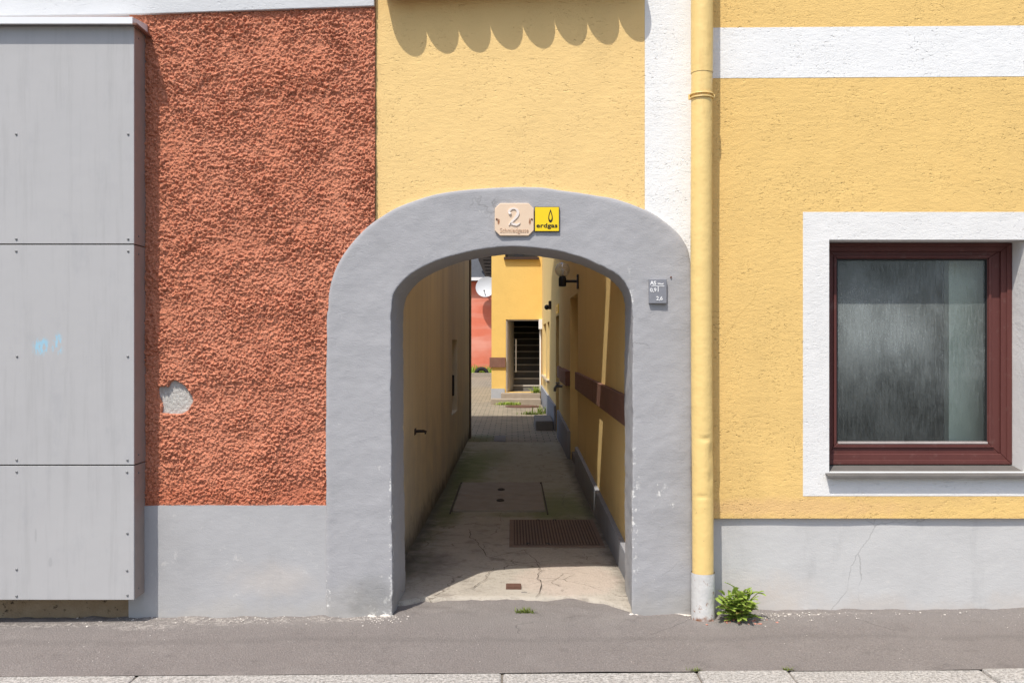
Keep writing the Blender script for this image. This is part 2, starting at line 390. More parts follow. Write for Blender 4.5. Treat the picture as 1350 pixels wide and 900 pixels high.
def leafmat(name, a, b):
    g = G(name, .55, .35)
    c = g.mix(g.noise(14, 4), a, b); g.color(c)
    t = g.N.new('ShaderNodeBsdfTranslucent'); g.L.new(c, t.inputs[0])
    mx = g.N.new('ShaderNodeMixShader'); mx.inputs[0].default_value = .3
    g.L.new(g.b.outputs[0], mx.inputs[1]); g.L.new(t.outputs[0], mx.inputs[2]); g.L.new(mx.outputs[0], g.N['Material Output'].inputs[0])
    return g.m
M['leaf'] = leafmat('weed_leaf', (.20, .31, .04), (.46, .57, .12))
M['leaf_dry'] = leafmat('weed_leaf_faded', (.22, .19, .06), (.30, .27, .08))
M['grass'] = leafmat('grass_blade', (.12, .19, .03), (.24, .27, .06))

# ------------------------------------------------------------------ mesh helpers
class MB:
    def __init__(s): s.bm = bmesh.new()
    def v(s, *p): return s.bm.verts.new(p)
    def face(s, pts):
        return s.bm.faces.new([s.bm.verts.new(p) for p in pts])
    def box(s, x0, x1, y0, y1, z0, z1):
        p = [(x, y, z) for x in (x0, x1) for y in (y0, y1) for z in (z0, z1)]
        vs = [s.bm.verts.new(q) for q in p]
        for f in ((0, 1, 3, 2), (4, 6, 7, 5), (0, 4, 5, 1), (2, 3, 7, 6), (0, 2, 6, 4), (1, 5, 7, 3)):
            s.bm.faces.new([vs[i] for i in f])
        return s
    def prism(s, poly, axis, a, b):
        """poly: list of 2D points; axis 'y': (x,z) at y=a..b ; 'x': (y,z) ; 'z': (x,y)"""
        def mp(p, t): return {'y': (p[0], t, p[1]), 'x': (t, p[0], p[1]), 'z': (p[0], p[1], t)}[axis]
        A = [s.bm.verts.new(mp(p, a)) for p in poly]; B = [s.bm.verts.new(mp(p, b)) for p in poly]
        n = len(poly)
        s.bm.faces.new(A); s.bm.faces.new(B[::-1])
        for i in range(n):
            j = (i + 1) % n
            s.bm.faces.new((A[i], B[i], B[j], A[j]))
        return s
    def tube(s, pts, r, seg=12, cap=True):
        pts = [Vector(p) for p in pts]; rings = []
        rs = r if isinstance(r, (list, tuple)) else [r] * len(pts)
        up = None
        for i, p in enumerate(pts):
            d = (pts[min(i + 1, len(pts) - 1)] - pts[max(i - 1, 0)]).normalized()
            if up is None: up = d.orthogonal().normalized()
            u = (up - d * up.dot(d)).normalized(); up = u; w = d.cross(u)
            rings.append([s.bm.verts.new(p + (u * math.cos(2 * math.pi * k / seg) + w * math.sin(2 * math.pi * k / seg)) * rs[i]) for k in range(seg)])
        for a, b in zip(rings, rings[1:]):
            for k in range(seg):
                s.bm.faces.new((a[k], a[(k + 1) % seg], b[(k + 1) % seg], b[k]))
        if cap: s.bm.faces.new(rings[0][::-1]); s.bm.faces.new(rings[-1])
        return s
    def sphere(s, c, r, u=24, v=14):
        bmesh.ops.create_uvsphere(s.bm, u_segments=u, v_segments=v, radius=r, matrix=Matrix.Translation(c)); return s
    def grid(s, us, vs, f, hole=lambda u, v: False):
        V = {}
        def vert(i, j):
            if (i, j) not in V: V[i, j] = s.bm.verts.new(f(us[i], vs[j]))
            return V[i, j]
        for i in range(len(us) - 1):
            for j in range(len(vs) - 1):
                if hole((us[i] + us[i + 1]) / 2, (vs[j] + vs[j + 1]) / 2): continue
                s.bm.faces.new((vert(i, j), vert(i + 1, j), vert(i + 1, j + 1), vert(i, j + 1)))
        return s
    def wall(s, u0, u1, v0, v1, holes, f, depth):
        """sheet with rectangular holes and reveals; f(u, v, d) -> xyz, d = depth behind the face"""
        us = sorted({u0, u1, *[h[0] for h in holes], *[h[1] for h in holes]})
        vs = sorted({v0, v1, *[h[2] for h in holes], *[h[3] for h in holes]})
        ins = lambda u, v: any(h[0] < u < h[1] and h[2] < v < h[3] for h in holes)
        s.grid(us, vs, lambda u, v: f(u, v, 0), ins)
        for a, b, c, d in holes:
            for (p, q) in (((a, c), (a, d)), ((a, d), (b, d)), ((b, d), (b, c)), ((b, c), (a, c))):
                s.face([f(*p, 0), f(*q, 0), f(*q, depth), f(*p, depth)])
        return s
    def build(s, name, mat, parent=None, smooth=False, bevel=0.0, seg=2, recalc=True, merge=0.0):
        bm = s.bm
        if merge: bmesh.ops.remove_doubles(bm, verts=bm.verts, dist=merge)
        if recalc: bmesh.ops.recalc_face_normals(bm, faces=bm.faces)
        if bevel:
            es = [e for e in bm.edges if len(e.link_faces) == 2 and e.calc_face_angle(0) > .6]
            bmesh.ops.bevel(bm, geom=es, offset=bevel, segments=seg, affect='EDGES', profile=.5, clamp_overlap=True)
        me = bpy.data.meshes.new(name); bm.to_mesh(me); bm.free()
        if smooth:
            for p in me.polygons: p.use_smooth = True
        return link(name, me, mat, parent)

def wloc(o):
    p = Vector(o.location)
    return p if o.parent is None else wloc(o.parent) + (o.matrix_parent_inverse @ Vector(o.location) - Vector(o.location)) + Vector(o.location) - Vector(o.location) + Vector((0, 0, 0))

def root_loc(o):
    while o.parent is not None: o = o.parent
    return Vector(o.location)

def link(name, me, mat, parent=None):
    o = bpy.data.objects.new(name, me); COL.objects.link(o)
    if mat is not None: me.materials.append(mat)
    if parent is not None:
        o.parent = parent
        # parts keep world coordinates in their mesh; only a root (Empty) is ever moved off the origin
        o.matrix_parent_inverse = Matrix.Translation(-Vector(parent.location)) if parent.parent is None else Matrix.Identity(4)
    return o

def tag(o, label, cat, group=None):
    o['label'] = label; o['category'] = cat
    if group: o['group'] = group
    return o
def thing(name, label, cat, loc, group=None):
    o = bpy.data.objects.new(name, None); COL.objects.link(o); o.location = loc; o.empty_display_size = .1
    return tag(o, label, cat, group)
def structure(o, kind='structure'): o['kind'] = kind; return o

def text_mesh(txt, size, depth=0.0, align='CENTER', bold=0.0):
    cu = bpy.data.curves.new('lettering', 'FONT'); cu.body = txt; cu.size = size; cu.align_x = align
    cu.extrude = depth; cu.offset = bold; cu.resolution_u = 4
    o = bpy.data.objects.new('lettering', cu); COL.objects.link(o)
    bpy.context.view_layer.update()
    me = bpy.data.meshes.new_from_object(o.evaluated_get(bpy.context.evaluated_depsgraph_get()))
    bpy.data.objects.remove(o); bpy.data.curves.remove(cu)
    return me
def put_text(name, txt, size, x, y, z, mat, parent, depth=.0008, align='CENTER', bold=0.0, sx=1.0, width=None):
    me = text_mesh(txt, size, depth, align, bold)
    if width is not None:
        xs = [v.co.x for v in me.vertices]; sx = width / max(1e-6, max(xs) - min(xs))
    me.transform(Matrix.Translation((x, y, z)) @ Matrix.Rotation(R(90), 4, 'X') @ Matrix.Scale(sx, 4, (1, 0, 0)))
    return link(name, me, mat, parent)

def fbm(p, o=4): return mnoise.fractal(p, .9, 2.0, o)
def lin(a, b, n): return [a + (b - a) * i / n for i in range(n + 1)]
def gz(x): return .0072 * x            # pavement falls gently to the left

# ================================================================== GROUND
def sheet(name, x0, x1, y0, y1, z, mat, n=(1, 1), zf=None):
    m = MB(); m.grid(lin(x0, x1, n[0]), lin(y0, y1, n[1]), lambda u, v: (u, v, z + (zf(u, v) if zf else 0)))
    return structure(m.build(name, mat, recalc=False))
sheet('ground', -300, 300, -300, 300, -.30, M['earth'])
sheet('road', -60, 60, -9.5, -1.10, -.14, M['road'], (8, 2), lambda x, y: gz(max(-8, min(8, x))))
m = MB(); m.grid(lin(-4.5, 4.5, 300), lin(-.932, -.12, 12) + lin(-.10, .42, 26), lambda u, v: (u, v, gz(u) + .004 * fbm(Vector((u * 2, v * 3, 1)), 3) + .011 * max(0, min(1, (v + .11) / .08)) * fbm(Vector((u * 7, v * 7, 5)), 4)))
structure(m.build('pavement', M['asphalt'], smooth=True, recalc=False))
m = MB()   # kerb: long stones with open joints
jx = [-9, -7.2, -5.3, -3.6, W(182, 0, -.93)[0], W(662, 0, -.93)[0], W(918, 0, -.93)[0], W(1038, 0, -.93)[0], W(1292, 0, -.93)[0], 4.6, 6.4, 9]
for a, b in zip(jx, jx[1:]):
    mm = bmesh.new(); k = gz((a + b) / 2)
    m.box(a + .003, b - .003, -1.11, -.932 + random.uniform(-.006, .006), -.25, .004 + random.uniform(-.003, .004))
for v_ in m.bm.verts: v_.co.z += gz(v_.co.x)
fil = MB(); fil.box(-9, 9, -1.105, -.938, -.25, -.006)
for v_ in fil.bm.verts: v_.co.z += gz(v_.co.x)
structure(fil.build('kerb_joint', M['joint_dirt']))
structure(m.build('kerb', M['kerb'], bevel=.012))
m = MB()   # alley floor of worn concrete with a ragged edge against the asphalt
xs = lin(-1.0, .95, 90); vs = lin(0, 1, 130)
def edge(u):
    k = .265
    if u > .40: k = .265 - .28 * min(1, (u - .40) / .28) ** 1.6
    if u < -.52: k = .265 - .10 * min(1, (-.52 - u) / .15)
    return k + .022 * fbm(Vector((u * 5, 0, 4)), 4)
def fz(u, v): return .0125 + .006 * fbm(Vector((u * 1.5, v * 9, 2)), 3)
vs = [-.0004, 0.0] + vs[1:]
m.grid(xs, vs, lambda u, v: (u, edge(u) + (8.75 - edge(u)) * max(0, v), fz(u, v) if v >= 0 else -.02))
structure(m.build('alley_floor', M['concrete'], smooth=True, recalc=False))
sheet('courtyard_paving', -14, 1.2, 8.73, 60, -.002, M['pavers'], (6, 16))
def crack(pts, w):
    m = MB(); P = []
    for (a, b) in zip(pts, pts[1:]):
        for t in lin(0, 1, 8)[:-1]:
            P.append((a[0] + (b[0] - a[0]) * t, a[1] + (b[1] - a[1]) * t))
    P.append(pts[-1]); L = []
    for i, p in enumerate(P):
        n = fbm(Vector((p[0] * 9, p[1] * 9, i * .05)), 4) * .03
        ww = w * .62 * (.25 + .9 * abs(fbm(Vector((p[0] * 20, p[1] * 20, 3)), 2)))
        n += fbm(Vector((p[0] * 40, p[1] * 40, 7)), 3) * .010
        L.append((p[0] + n, p[1] + n * .6, ww))
    for a, b in zip(L, L[1:]):
        dx, dy = b[0] - a[0], b[1] - a[1]; l = math.hypot(dx, dy) or 1; nx, ny = -dy / l, dx / l
        z = .0205
        m.face([(a[0] - nx * a[2], a[1] - ny * a[2], z), (b[0] - nx * b[2], b[1] - ny * b[2], z), (b[0] + nx * b[2], b[1] + ny * b[2], z), (a[0] + nx * a[2], a[1] + ny * a[2], z)])
    structure(m.build('floor_crack', M['crack'], recalc=False))
def F(px, py):   # photo pixel on the floor -> (x, y)
    f = 358 / (py - 450); return ((px - 675) * S0 * f, DIST * (f - 1))
crack([F(618, 700), F(621, 712), F(632, 722), F(645, 738), F(690, 746), F(728, 742)], .008)
crack([F(646, 738), F(690, 728), F(712, 746)], .006)
crack([F(708, 746), F(712, 762), F(710, 790)], .006)
crack([F(650, 752), F(640, 766), F(618, 780), F(606, 783)], .006)
crack([F(660, 690), F(661, 678)], .004)
crack([F(617, 686), F(628, 688)], .006)
crack([F(712, 747), F(760, 746), F(815, 748)], .005)
crack([F(606, 640), F(597, 677)], .008)

# ================================================================== LEFT HOUSE (red)
XL = -.774
red = thing('red_house', 'red roughcast house with grey plinth left of the archway', 'house', (-4, 5, 0))
x0, x1, z0, z1 = -2.16, XL, .60, 3.43
hx, hz = W(232, 524)
HP = [(190, 345), (195, 300), (235, 290), (300, 285), (330, 300), (345, 250), (395, 205), (440, 215), (500, 250), (560, 290), (600, 350), (640, 420), (655, 480), (600, 590), (550, 630), (490, 660), (380, 655), (300, 650), (235, 640), (250, 560), (235, 490), (205, 430)]
HP = [W(190 + a / 10, 480 + b / 10) for a, b in HP]
def inpoly(x, z):
    c = False; j = len(HP) - 1
    for i in range(len(HP)):
        (xi, zi), (xj, zj) = HP[i], HP[j]
        if (zi > z) != (zj > z) and x < (xj - xi) * (z - zi) / (zj - zi) + xi: c = not c
        j = i
    return c
def rough_y(u, v):
    if abs(u - hx) < .14 and abs(v - hz) < .13 and inpoly(u, v): return None
    p = Vector((u, 0, v))
    q = p + Vector((fbm(p * 40, 2), 0, fbm(p * 40 + Vector((9, 0, 3)), 2))) * .006
    dd_, pp_ = mnoise.voronoi(q * 78)
    cell = mnoise.noise(pp_[0] * 7.3)
    nod = math.sqrt(max(0, 1 - min(1, dd_[0] * 1.15) ** 2)) * (.7 + .75 * cell)
    amp = .8 + .5 * mnoise.noise(p * 5.5) + .25 * mnoise.noise(p * 17)
    h = .002 + (.0150 * nod + .0125 * (.5 + mnoise.noise(q * 120)) + .010 * (.4 + mnoise.noise(q * 52))) * amp + .003 * mnoise.noise(p * 12)
    if v < .64: h = min(h, .012 + .010 * max(0, (v - .60) / .04))
    return -max(.0005, min(.0325, h))
m = MB()
nu, nv = int((x1 - x0) / .0034), int((z1 - z0) / .0034)
us, vs = lin(x0, x1, nu), lin(z0, z1, nv)
Y = [[rough_y(u, v) for v in vs] for u in us]
V = [[m.bm.verts.new((us[i], Y[i][j] if Y[i][j] is not None else .004, vs[j])) for j in range(nv + 1)] for i in range(nu + 1)]
for i in range(nu):
    for j in range(nv):
        if Y[i][j] is None and Y[i + 1][j] is None and Y[i][j + 1] is None and Y[i + 1][j + 1] is None: continue
        m.bm.faces.new((V[i][j], V[i + 1][j], V[i + 1][j + 1], V[i][j + 1]))
bmesh.ops.delete(m.bm, geom=[v for v in m.bm.verts if not v.link_faces], context='VERTS')
m.build('roughcast', M['red'], red, smooth=True, recalc=False)
m = MB(); m.grid(lin(hx - .12, hx + .12, 50), lin(hz - .12, hz + .12, 50), lambda u, v: (u, .003 - .003 * fbm(Vector((u * 60, 0, v * 60)), 3), v))
o = m.build('bare_patch', M['mortar'], red, smooth=True, recalc=False); o['label'] = 'pale grey bare mortar patch where the roughcast fell off'
m = MB(); m.box(-9, XL - .001, .006, .30, -.2, 6.55); m.build('wall', M['red_plain'], red)
m = MB(); m.prism([(-9, 3.27), (W(197, 0)[0], W(0, 21.5)[1]), (XL - .002, W(0, 11)[1]), (XL - .002, 3.95), (-9, 3.95)], 'y', -.036, .004); m.build('cornice_band', M['pale_band'], red, bevel=.004)
m = MB(); m.box(-9, XL - .002, -.006, .004, 3.952, 6.5); m.build('upper_wall', M['red_plain'], red)
m = MB()
def plz(u): return .615 + .004 * fbm(Vector((u * 5, 0, 0)), 3)
a, b = W(172, 0)[0], W(440, 0)[0]
m.grid(lin(a, b, 60), lin(-.08, .62, 30), lambda u, v: (u, -.026 + .002 * fbm(Vector((u * 3, 3, v * 3)), 3), v if v < .6 else plz(u)))
m.grid(lin(a, b, 60), [-.026, .005], lambda u, y: (u, y, plz(u)))
m.grid([-.026, .005], lin(-.08, .615, 6), lambda y, v: (a, y, v))
m.build('plinth', M['plinth_left'], red, merge=.0005, smooth=False)
m = MB(); m.grid(lin(-5, a + .02, 90), lin(-.1, .20, 12), lambda u, v: (u, -.012 + .010 * fbm(Vector((u * 7, 1, v * 10)), 4), v))
m.build('footing', M['footing'], red, smooth=True, recalc=False)
# alley side wall (gently crooked) with a small window niche
LP = [(.30, -.776), (4.3, -.70), (9.7, -.680)]
def lx(y):
    if y <= LP[1][0]: t = (y - .30) / 4.0; return LP[0][1] + t * (LP[1][1] - LP[0][1])
    t = (y - 4.3) / 5.4; return LP[1][1] + t * (LP[2][1] - LP[1][1])
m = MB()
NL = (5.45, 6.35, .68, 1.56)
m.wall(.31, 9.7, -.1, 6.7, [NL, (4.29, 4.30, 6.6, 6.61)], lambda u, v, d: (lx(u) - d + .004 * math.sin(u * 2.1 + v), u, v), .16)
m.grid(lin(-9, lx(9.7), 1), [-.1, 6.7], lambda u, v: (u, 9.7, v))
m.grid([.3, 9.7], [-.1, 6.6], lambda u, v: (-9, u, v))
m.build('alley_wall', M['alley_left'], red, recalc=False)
m = MB(); y0, y1, zz0, zz1 = NL; xw = lx(5.9) - .155
for bx in ((y0 + .005, y0 + .06, zz0 + .003, zz1 - .003), (y1 - .06, y1 - .005, zz0 + .003, zz1 - .003), (y0 + .062, y1 - .062, zz1 - .06, zz1 - .003), (y0 + .062, y1 - .062, zz0 + .003, zz0 + .06)):
    m.box(xw, xw + .05, bx[0], bx[1], bx[2], bx[3])
wn = m.build('alley_window', M['straw'], red)
m = MB(); m.box(xw - .02, xw + .012, y0 + .05, y1 - .05, zz0 + .05, zz1 - .05); m.build('pane', M['gasket'], wn)
m = MB(); m.box(xw + .052, xw + .125, y1 - .10, y1 - .015, .86, 1.12); m.build('latch_box', M['black'], wn, bevel=.01)
m = MB(); m.box(lx(9.5) - .02, lx(9.5) + .022, 9.35, 9.69, -.05, 3.3); m.build('corner_guard', M['dark_frame'], red, bevel=.01)
m = MB()   # unseen roof, ridge along the street; verge shaped to trim the alley sun stripe
m.prism([(-.25, 6.60), (4.7, 8.4), (9.95, 7.30), (9.95, 7.42), (4.7, 8.55), (-.25, 6.74)], 'x', -9.4, -.50)
m.build('roof', M['roof'], red)
m = MB(); m.prism([(.3, 6.5), (9.6, 6.5), (9.6, 7.3), (4.7, 8.3), (.3, 6.75)], 'x', -9, lx(2) - .02); m.build('gable', M['red_plain'], red)

# ================================================================== CLADDING CABINET
cab = thing('cladding_box', 'tall box of riveted grey sheets with a white lid on the red wall', 'cabinet', (-2.9, -.09, .12))
YF = -.173; XR = W(176.6, 0, YF)[0]
jt = [W(0, p, YF)[1] for p in (34, 322, 613, 791)]
RV = {0: [(21.5, 177), (169, 177), (21.5, 315), (169, 315)],
      1: [(21.5, 331), (169, 331), (22.5, 469.6), (168.5, 469.6), (22, 606), (168, 606)],
      2: [(22, 621.6), (167.5, 622), (168, 702.5), (22, 750), (167.5, 751.5), (22, 785), (168, 784)]}
for i in range(3):
    a, b = jt[i + 1], jt[i]
    m = MB(); m.box(-3.9, XR, YF, YF + .012, a + .0035, b - .0035)
    pn = m.build('front_panel', M['clad'], cab, bevel=.0012, seg=1)
    for (px, py) in RV[i]:
        x, z = W(px, py, YF); m = MB()
        m.tube([(x, YF + .001, z), (x, YF - .004, z), (x, YF - .006, z)], [.0062, .0062, .003], 10)
        m.build('rivet', M['steel'], pn)
    m = MB(); m.box(XR - .013, XR - .001, YF + .013, -.002, a + .0035 - .0, b - .0035)
    sp_ = m.build('side_panel', M['clad_edge'], cab)
    for zz in (a + .05, b - .05):
        m = MB(); m.tube([(XR - .002, -.11, zz), (XR + .003, -.11, zz)], .005, 8); m.build('rivet', M['steel'], sp_)
m = MB(); m.box(-3.88, XR - .016, YF + .014, -.03, jt[3] + .008, jt[0] - .006); m.build('carcass', M['joint'], cab)
m = MB()   # folded metal lid, a little wider than the box
zt = jt[0]
m.box(-3.9, XR + .012, YF - .048, -.004, zt + .002, zt + .006)
m.box(-3.9, XR + .012, YF - .050, YF - .046, zt - .006, zt + .030)
m.prism([(YF - .046, zt + .026), (-.004, zt + .055), (-.004, zt + .06), (YF - .046, zt + .030)], 'x', -3.9, XR + .012)
m.prism([(YF - .046, zt - .006), (-.004, zt + .002), (-.004, zt + .054), (YF - .046, zt + .025)], 'x', XR + .0085, XR + .0115)
m.build('lid', M['lid'], cab)
m = MB(); m.box(XR + .012, XR + .034, YF - .05, -.004, zt - .012, zt - .002); m.build('lid_edge_strip', M['wood'], cab)

# ================================================================== GATEWAY
gate = thing('gateway', 'yellow gateway wall with rounded grey arch and tiled top', 'gateway', (0, .2, 0))
def resample(pts, n):
    P = [Vector((p[0], p[1])) for p in pts]
    # catmull-rom
    D = []
    for i in range(len(P) - 1):
        p0, p1, p2, p3 = P[max(i - 1, 0)], P[i], P[i + 1], P[min(i + 2, len(P) - 1)]
        for k in range(20):
            t = k / 20
            D.append(.5 * ((2 * p1) + (p2 - p0) * t + (2 * p0 - 5 * p1 + 4 * p2 - p3) * t * t + (3 * p1 - p0 - 3 * p2 + p3) * t ** 3))
    D.append(P[-1]); L = [0]
    for a, b in zip(D, D[1:]): L.append(L[-1] + (b - a).length)
    out = []; k = 0
    for i in range(n + 1):
        s = L[-1] * i / n
        while k < len(L) - 2 and L[k + 1] < s: k += 1
        t = (s - L[k]) / max(1e-9, L[k + 1] - L[k]); out.append(D[k].lerp(D[k + 1], t))
    return out
oa = [(432.5, 410), (434, 388), (440, 364), (450, 342), (465, 321), (482, 303), (500, 289), (530, 272), (580, 256), (640, 249), (690, 247.5), (745, 252), (807, 263), (848, 277), (873, 291), (895, 311), (907, 334), (911, 365), (911.5, 410)]
ia = [(516, 425), (517.5, 402), (522, 384.5), (538, 365.5), (560, 352), (593, 339), (635, 329.5), (677, 326), (718, 329), (760, 338), (788, 349), (810, 361), (824, 375), (831, 391), (832.5, 410), (832.5, 425)]
NA, NLg = 170, 120
OA = resample(oa, NA); IA = resample(ia, NA)
ol = [Vector((431, 824 - (824 - 410) * i / NLg)) for i in range(NLg)]
il = [Vector((518.5 - 2.5 * i / NLg, 824 - (824 - 425) * i / NLg)) for i in range(NLg)]
orr = [Vector((911.5, 410 + (824 - 410) * (i + 1) / NLg)) for i in range(NLg)]
irr = [Vector((832.5 - 8 * math.sin(math.pi * min(1, (i + 1) / NLg * 1.0)) * 0 , 425 + (824 - 425) * (i + 1) / NLg)) for i in range(NLg)]
OUT = [W(*p) for p in ol + OA + orr]; INN = [W(*p) for p in il + IA + irr]
N = len(OUT)
sec = [(0.0, .02), (0.0, -.022), (.006, -.030), (.02, -.034)] + [(.02 + .95 * k / 22, -.035) for k in range(1, 23)] + [(.990, -.0348), (.997, -.0325), (1.0, -.027)] + [(1.0, -.018 + .448 * k / 16) for k in range(1, 17)]
m = MB(); rows = []
for i in range(N):
    o_, n_ = OUT[i], INN[i]; row = []
    for a, y in sec:
        x = o_[0] + (n_[0] - o_[0]) * a; z = o_[1] + (n_[1] - o_[1]) * a
        if a >= 1.0:
            t = max(0, y + .018) / .448; x += .016 * t
        q = Vector((x, y, z))
        if .0 < a < 1.0: y += .0030 * fbm(q * 3.2, 3) + .0014 * fbm(q * 16, 3) + .0007 * fbm(q * 45, 2)
        e = .0030 * fbm(q * 9 + Vector((5, 0, 0)), 4) + (.0022 * fbm(q * 38, 3) if a > .95 else 0) + .005 * fbm(q * 2.2 + Vector((1, 7, 0)), 2)
        if a > .95 or a < .03: x += e; z += e * .8
        row.append(m.bm.verts.new((x, y, z)))
    rows.append(row)
for i in range(N - 1):
    for k in range(len(sec) - 1):
        m.bm.faces.new((rows[i][k], rows[i + 1][k], rows[i + 1][k + 1], rows[i][k + 1]))
m.build('arch_surround', M['arch_grey'], gate, smooth=True, recalc=True)
for (px0, px1, hh, nm) in ((472, 522, .018, 0), (826, 842, .010, 3), (872, 912, .008, 5)):
    a_, b_ = W(px0, 0)[0], W(px1, 0)[0]; m = MB()
    m.grid(lin(a_, b_, 26), lin(0, 1, 8), lambda u, v: (u, -.030 - .055 * v * (.6 + .5 * fbm(Vector((u * 14, nm, 1)), 3)), gz(u) - .006 + (hh * (1.25 - v) * (.75 + .9 * fbm(Vector((u * 22, v * 3, nm)), 4))) * min(1, 5 * (u - a_) / (b_ - a_), 5 * (b_ - u) / (b_ - a_)) * (1 - v * .6)))
    m.build('mortar_fillet', M['flake'], gate, smooth=True, recalc=False)
mid = [((o_[0] + n_[0] * 3) / 4, (o_[1] + n_[1] * 3) / 4) for o_, n_ in zip(OUT, INN)]
XG = W(850, 0)[0]
top = lambda x: 3.545 + .062 * x
poly = [(XL + .001, -.06), (XL + .001, top(XL)), (XG, top(XG)), (XG, -.06)] + [p for p in mid[::-1] if p[1] > -.05]
m = MB(); m.prism(poly, 'y', 0.0, .425); m.build('wall', M['yellow_gate'], gate)
# beaver-tail tiles: rounded plates on a 30 degree slope, climbing slightly to the right
tiles = MB()
pitch, wT, dT = .1820, .1836, .078
ca, sa = math.cos(R(30)), math.sin(R(30))
for r_ in range(4):
    for k in range(9):
        xc = W(528, 0)[0] + (k - (0.5 if r_ % 2 else 0)) * pitch
        if xc - wT / 2 < XL + .004 or xc + wT / 2 > XG + .03: continue
        s0 = -.158 / ca + r_ * .15
        outline = [(-wT / 2, .38)] + [(-wT / 2 * math.cos(t), dT * (1 - math.sin(t))) for t in lin(0, math.pi, 22)] + [(wT / 2, .38)]
        dx = random.uniform(-.0008, .0008); dz = .0025 * (1 if k % 2 else -1)
        lower, upper = [], []
        for (a, b) in outline:
            s = s0 + b; lift = .010 + r_ * .0005 - b * .055
            y = s * ca; z = top(xc) + .012 + s * sa + dz + max(0, .022 + lift)
            lower.append((xc + a + dx, y + sa * .0, z)); upper.append((xc + a + dx, y - sa * .014, z + ca * .014))
        A = [tiles.bm.verts.new(p) for p in lower]; B = [tiles.bm.verts.new(p) for p in upper]
        tiles.bm.faces.new(A); tiles.bm.faces.new(B[::-1])
        for i in range(len(A)):
            j = (i + 1) % len(A); tiles.bm.faces.new((A[i], B[i], B[j], A[j]))
tl = tiles.build('roof_tiles', M['tile'], gate)
m = MB(); m.prism([(.012, 3.50), (.40, 3.70), (.66, 3.83), (1.0, 3.62), (1.0, 3.56), (.66, 3.76), (.45, 3.50), (.42, 3.46)], 'x', XL + .002, XG - .002)
m.build('roof_deck', M['dark_frame'], gate)  # unseen deck, ridge height shaped to let the sun stripe into the alley

# ================================================================== RIGHT HOUSE (yellow)
XA = .757
house = thing('yellow_house', 'long yellow house with white framed window right of the downpipe', 'house', (4, 9, 0))
wx0, wx1 = W(1093, 0)[0], W(1353, 0)[0]; wz0, wz1 = W(0, 622)[1], W(0, 316)[1]
yb = W(0, 683)[1]
m = MB()
H = [(wx0 - .03, wx1 + .03, wz0 - .03, wz1 + .03)]
m.wall(.95, 9, yb, 3.85, H, lambda u, v, d: (u, d, v), .10)
m.grid(lin(.95, 9, 160), [0, .06], lambda u, y: (u, y, yb + .0001))
for v_ in m.bm.verts:
    if abs(v_.co.z - yb) < .001: v_.co.z += .004 * fbm(Vector((v_.co.x * 4, 0, 0)), 3)
m.build('wall', M['yellow_house'], house, recalc=False)
m = MB(); m.grid(lin(.95, 9, 160), lin(-.08, yb + .03, 14), lambda u, v: (u, .024 + .003 * fbm(Vector((u * 2.5, 5, v * 3)), 3), v))
m.build('plinth', M['plinth_right'], house, smooth=True, recalc=False)
m = MB(); m.box(XG + .0005, W(911, 0)[0] + .06, -.0015, .05, .3, 3.85); m.build('corner_band', M['white'], house)
xa = W(911, 0)[0] + .061
m = MB(); za, zb = W(0, 103)[1], W(0, 37)[1]
m.prism([(xa, za - .002), (9, za + .045), (9, zb + .055), (xa, zb)], 'y', -.0015, .02); m.build('string_band', M['white'], house)
sx0, sx1, sz0, sz1 = W(1058.5, 0)[0], wx1 + .15, W(0, 653.5)[1], W(0, 279.5)[1]
m = MB(); m.wall(sx0, sx1, sz0, sz1, [(wx0, wx1, wz0, wz1)], lambda u, v, d: (u, -.0015 + d, v), .24)
for (a, b) in (((sx0, sz0), (sx0, sz1)), ((sx0, sz1), (sx1, sz1)), ((sx1, sz1), (sx1, sz0)), ((sx1, sz0), (sx0, sz0))):
    m.face([(a[0], -.0015, a[1]), (b[0], -.0015, b[1]), (b[0], .004, b[1]), (a[0], .004, a[1])])
m.build('window_surround', M['white_sur'], house, recalc=False)
# the window
YW = .15; K = S0 * (DIST + YW) / DIST
def ring(mb, x0, x1, z0, z1, w, y0, y1, wt=None, wb=None, wr=None):
    wt = wt or w; wb = wb or w; wr = wr or w
    pts = lambda ax, az, bx, bz: [(ax, az), (bx, az), (bx, bz), (ax, bz)]
    O = pts(x0, z0, x1, z1); I = pts(x0 + w, z0 + wb, x1 - wr, z1 - wt)
    for i in range(4):
        j = (i + 1) % 4
        mb.prism([O[i], O[j], I[j], I[i]], 'y', y0, y1)
win = MB(); fx0, fx1 = wx0 + .001, wx1 - .001; fz1 = wz1 - .001; fz0 = W(0, 612, YW)[1]
ring(win, fx0, fx1, fz0, fz1, .062, YW, YW + .07, .050, .062)
ring(win, fx0 + .0005, fx1 - .0005, fz0 + .0005, fz1 - .0005, .026, YW - .008, YW - .0005, .022, .026, .030)
win = win.build('window', M['frame'], house, bevel=.004)
gx0, gx1, gz0, gz1 = fx0 + .052 + .050, fx1 - .055 - .078, fz0 + .052 + .072, fz1 - .040 - .053
m = MB(); ring(m, fx0 + .052, fx1 - .055, fz0 + .052, fz1 - .040, .050, YW + .016, YW + .06, .053, .072, .078)
for (a_x, b_x, a_z, b_z) in ((fx0 + .075, fx1 - .10, fz0 + .098, fz0 + .106),):
    m.box(a_x, b_x, YW + .004, YW + .015, a_z, b_z)
ring(m, gx0 - .020, gx1 + .020, gz0 - .020, gz1 + .020, .016, YW + .006, YW + .0155)
sash = m.build('sash', M['frame'], win, bevel=.006)
m = MB(); ring(m, gx0 + .0005, gx1 - .0005, gz0 + .0005, gz1 - .0005, .006, YW + .020, YW + .05); m.build('gasket', M['gasket'], win)
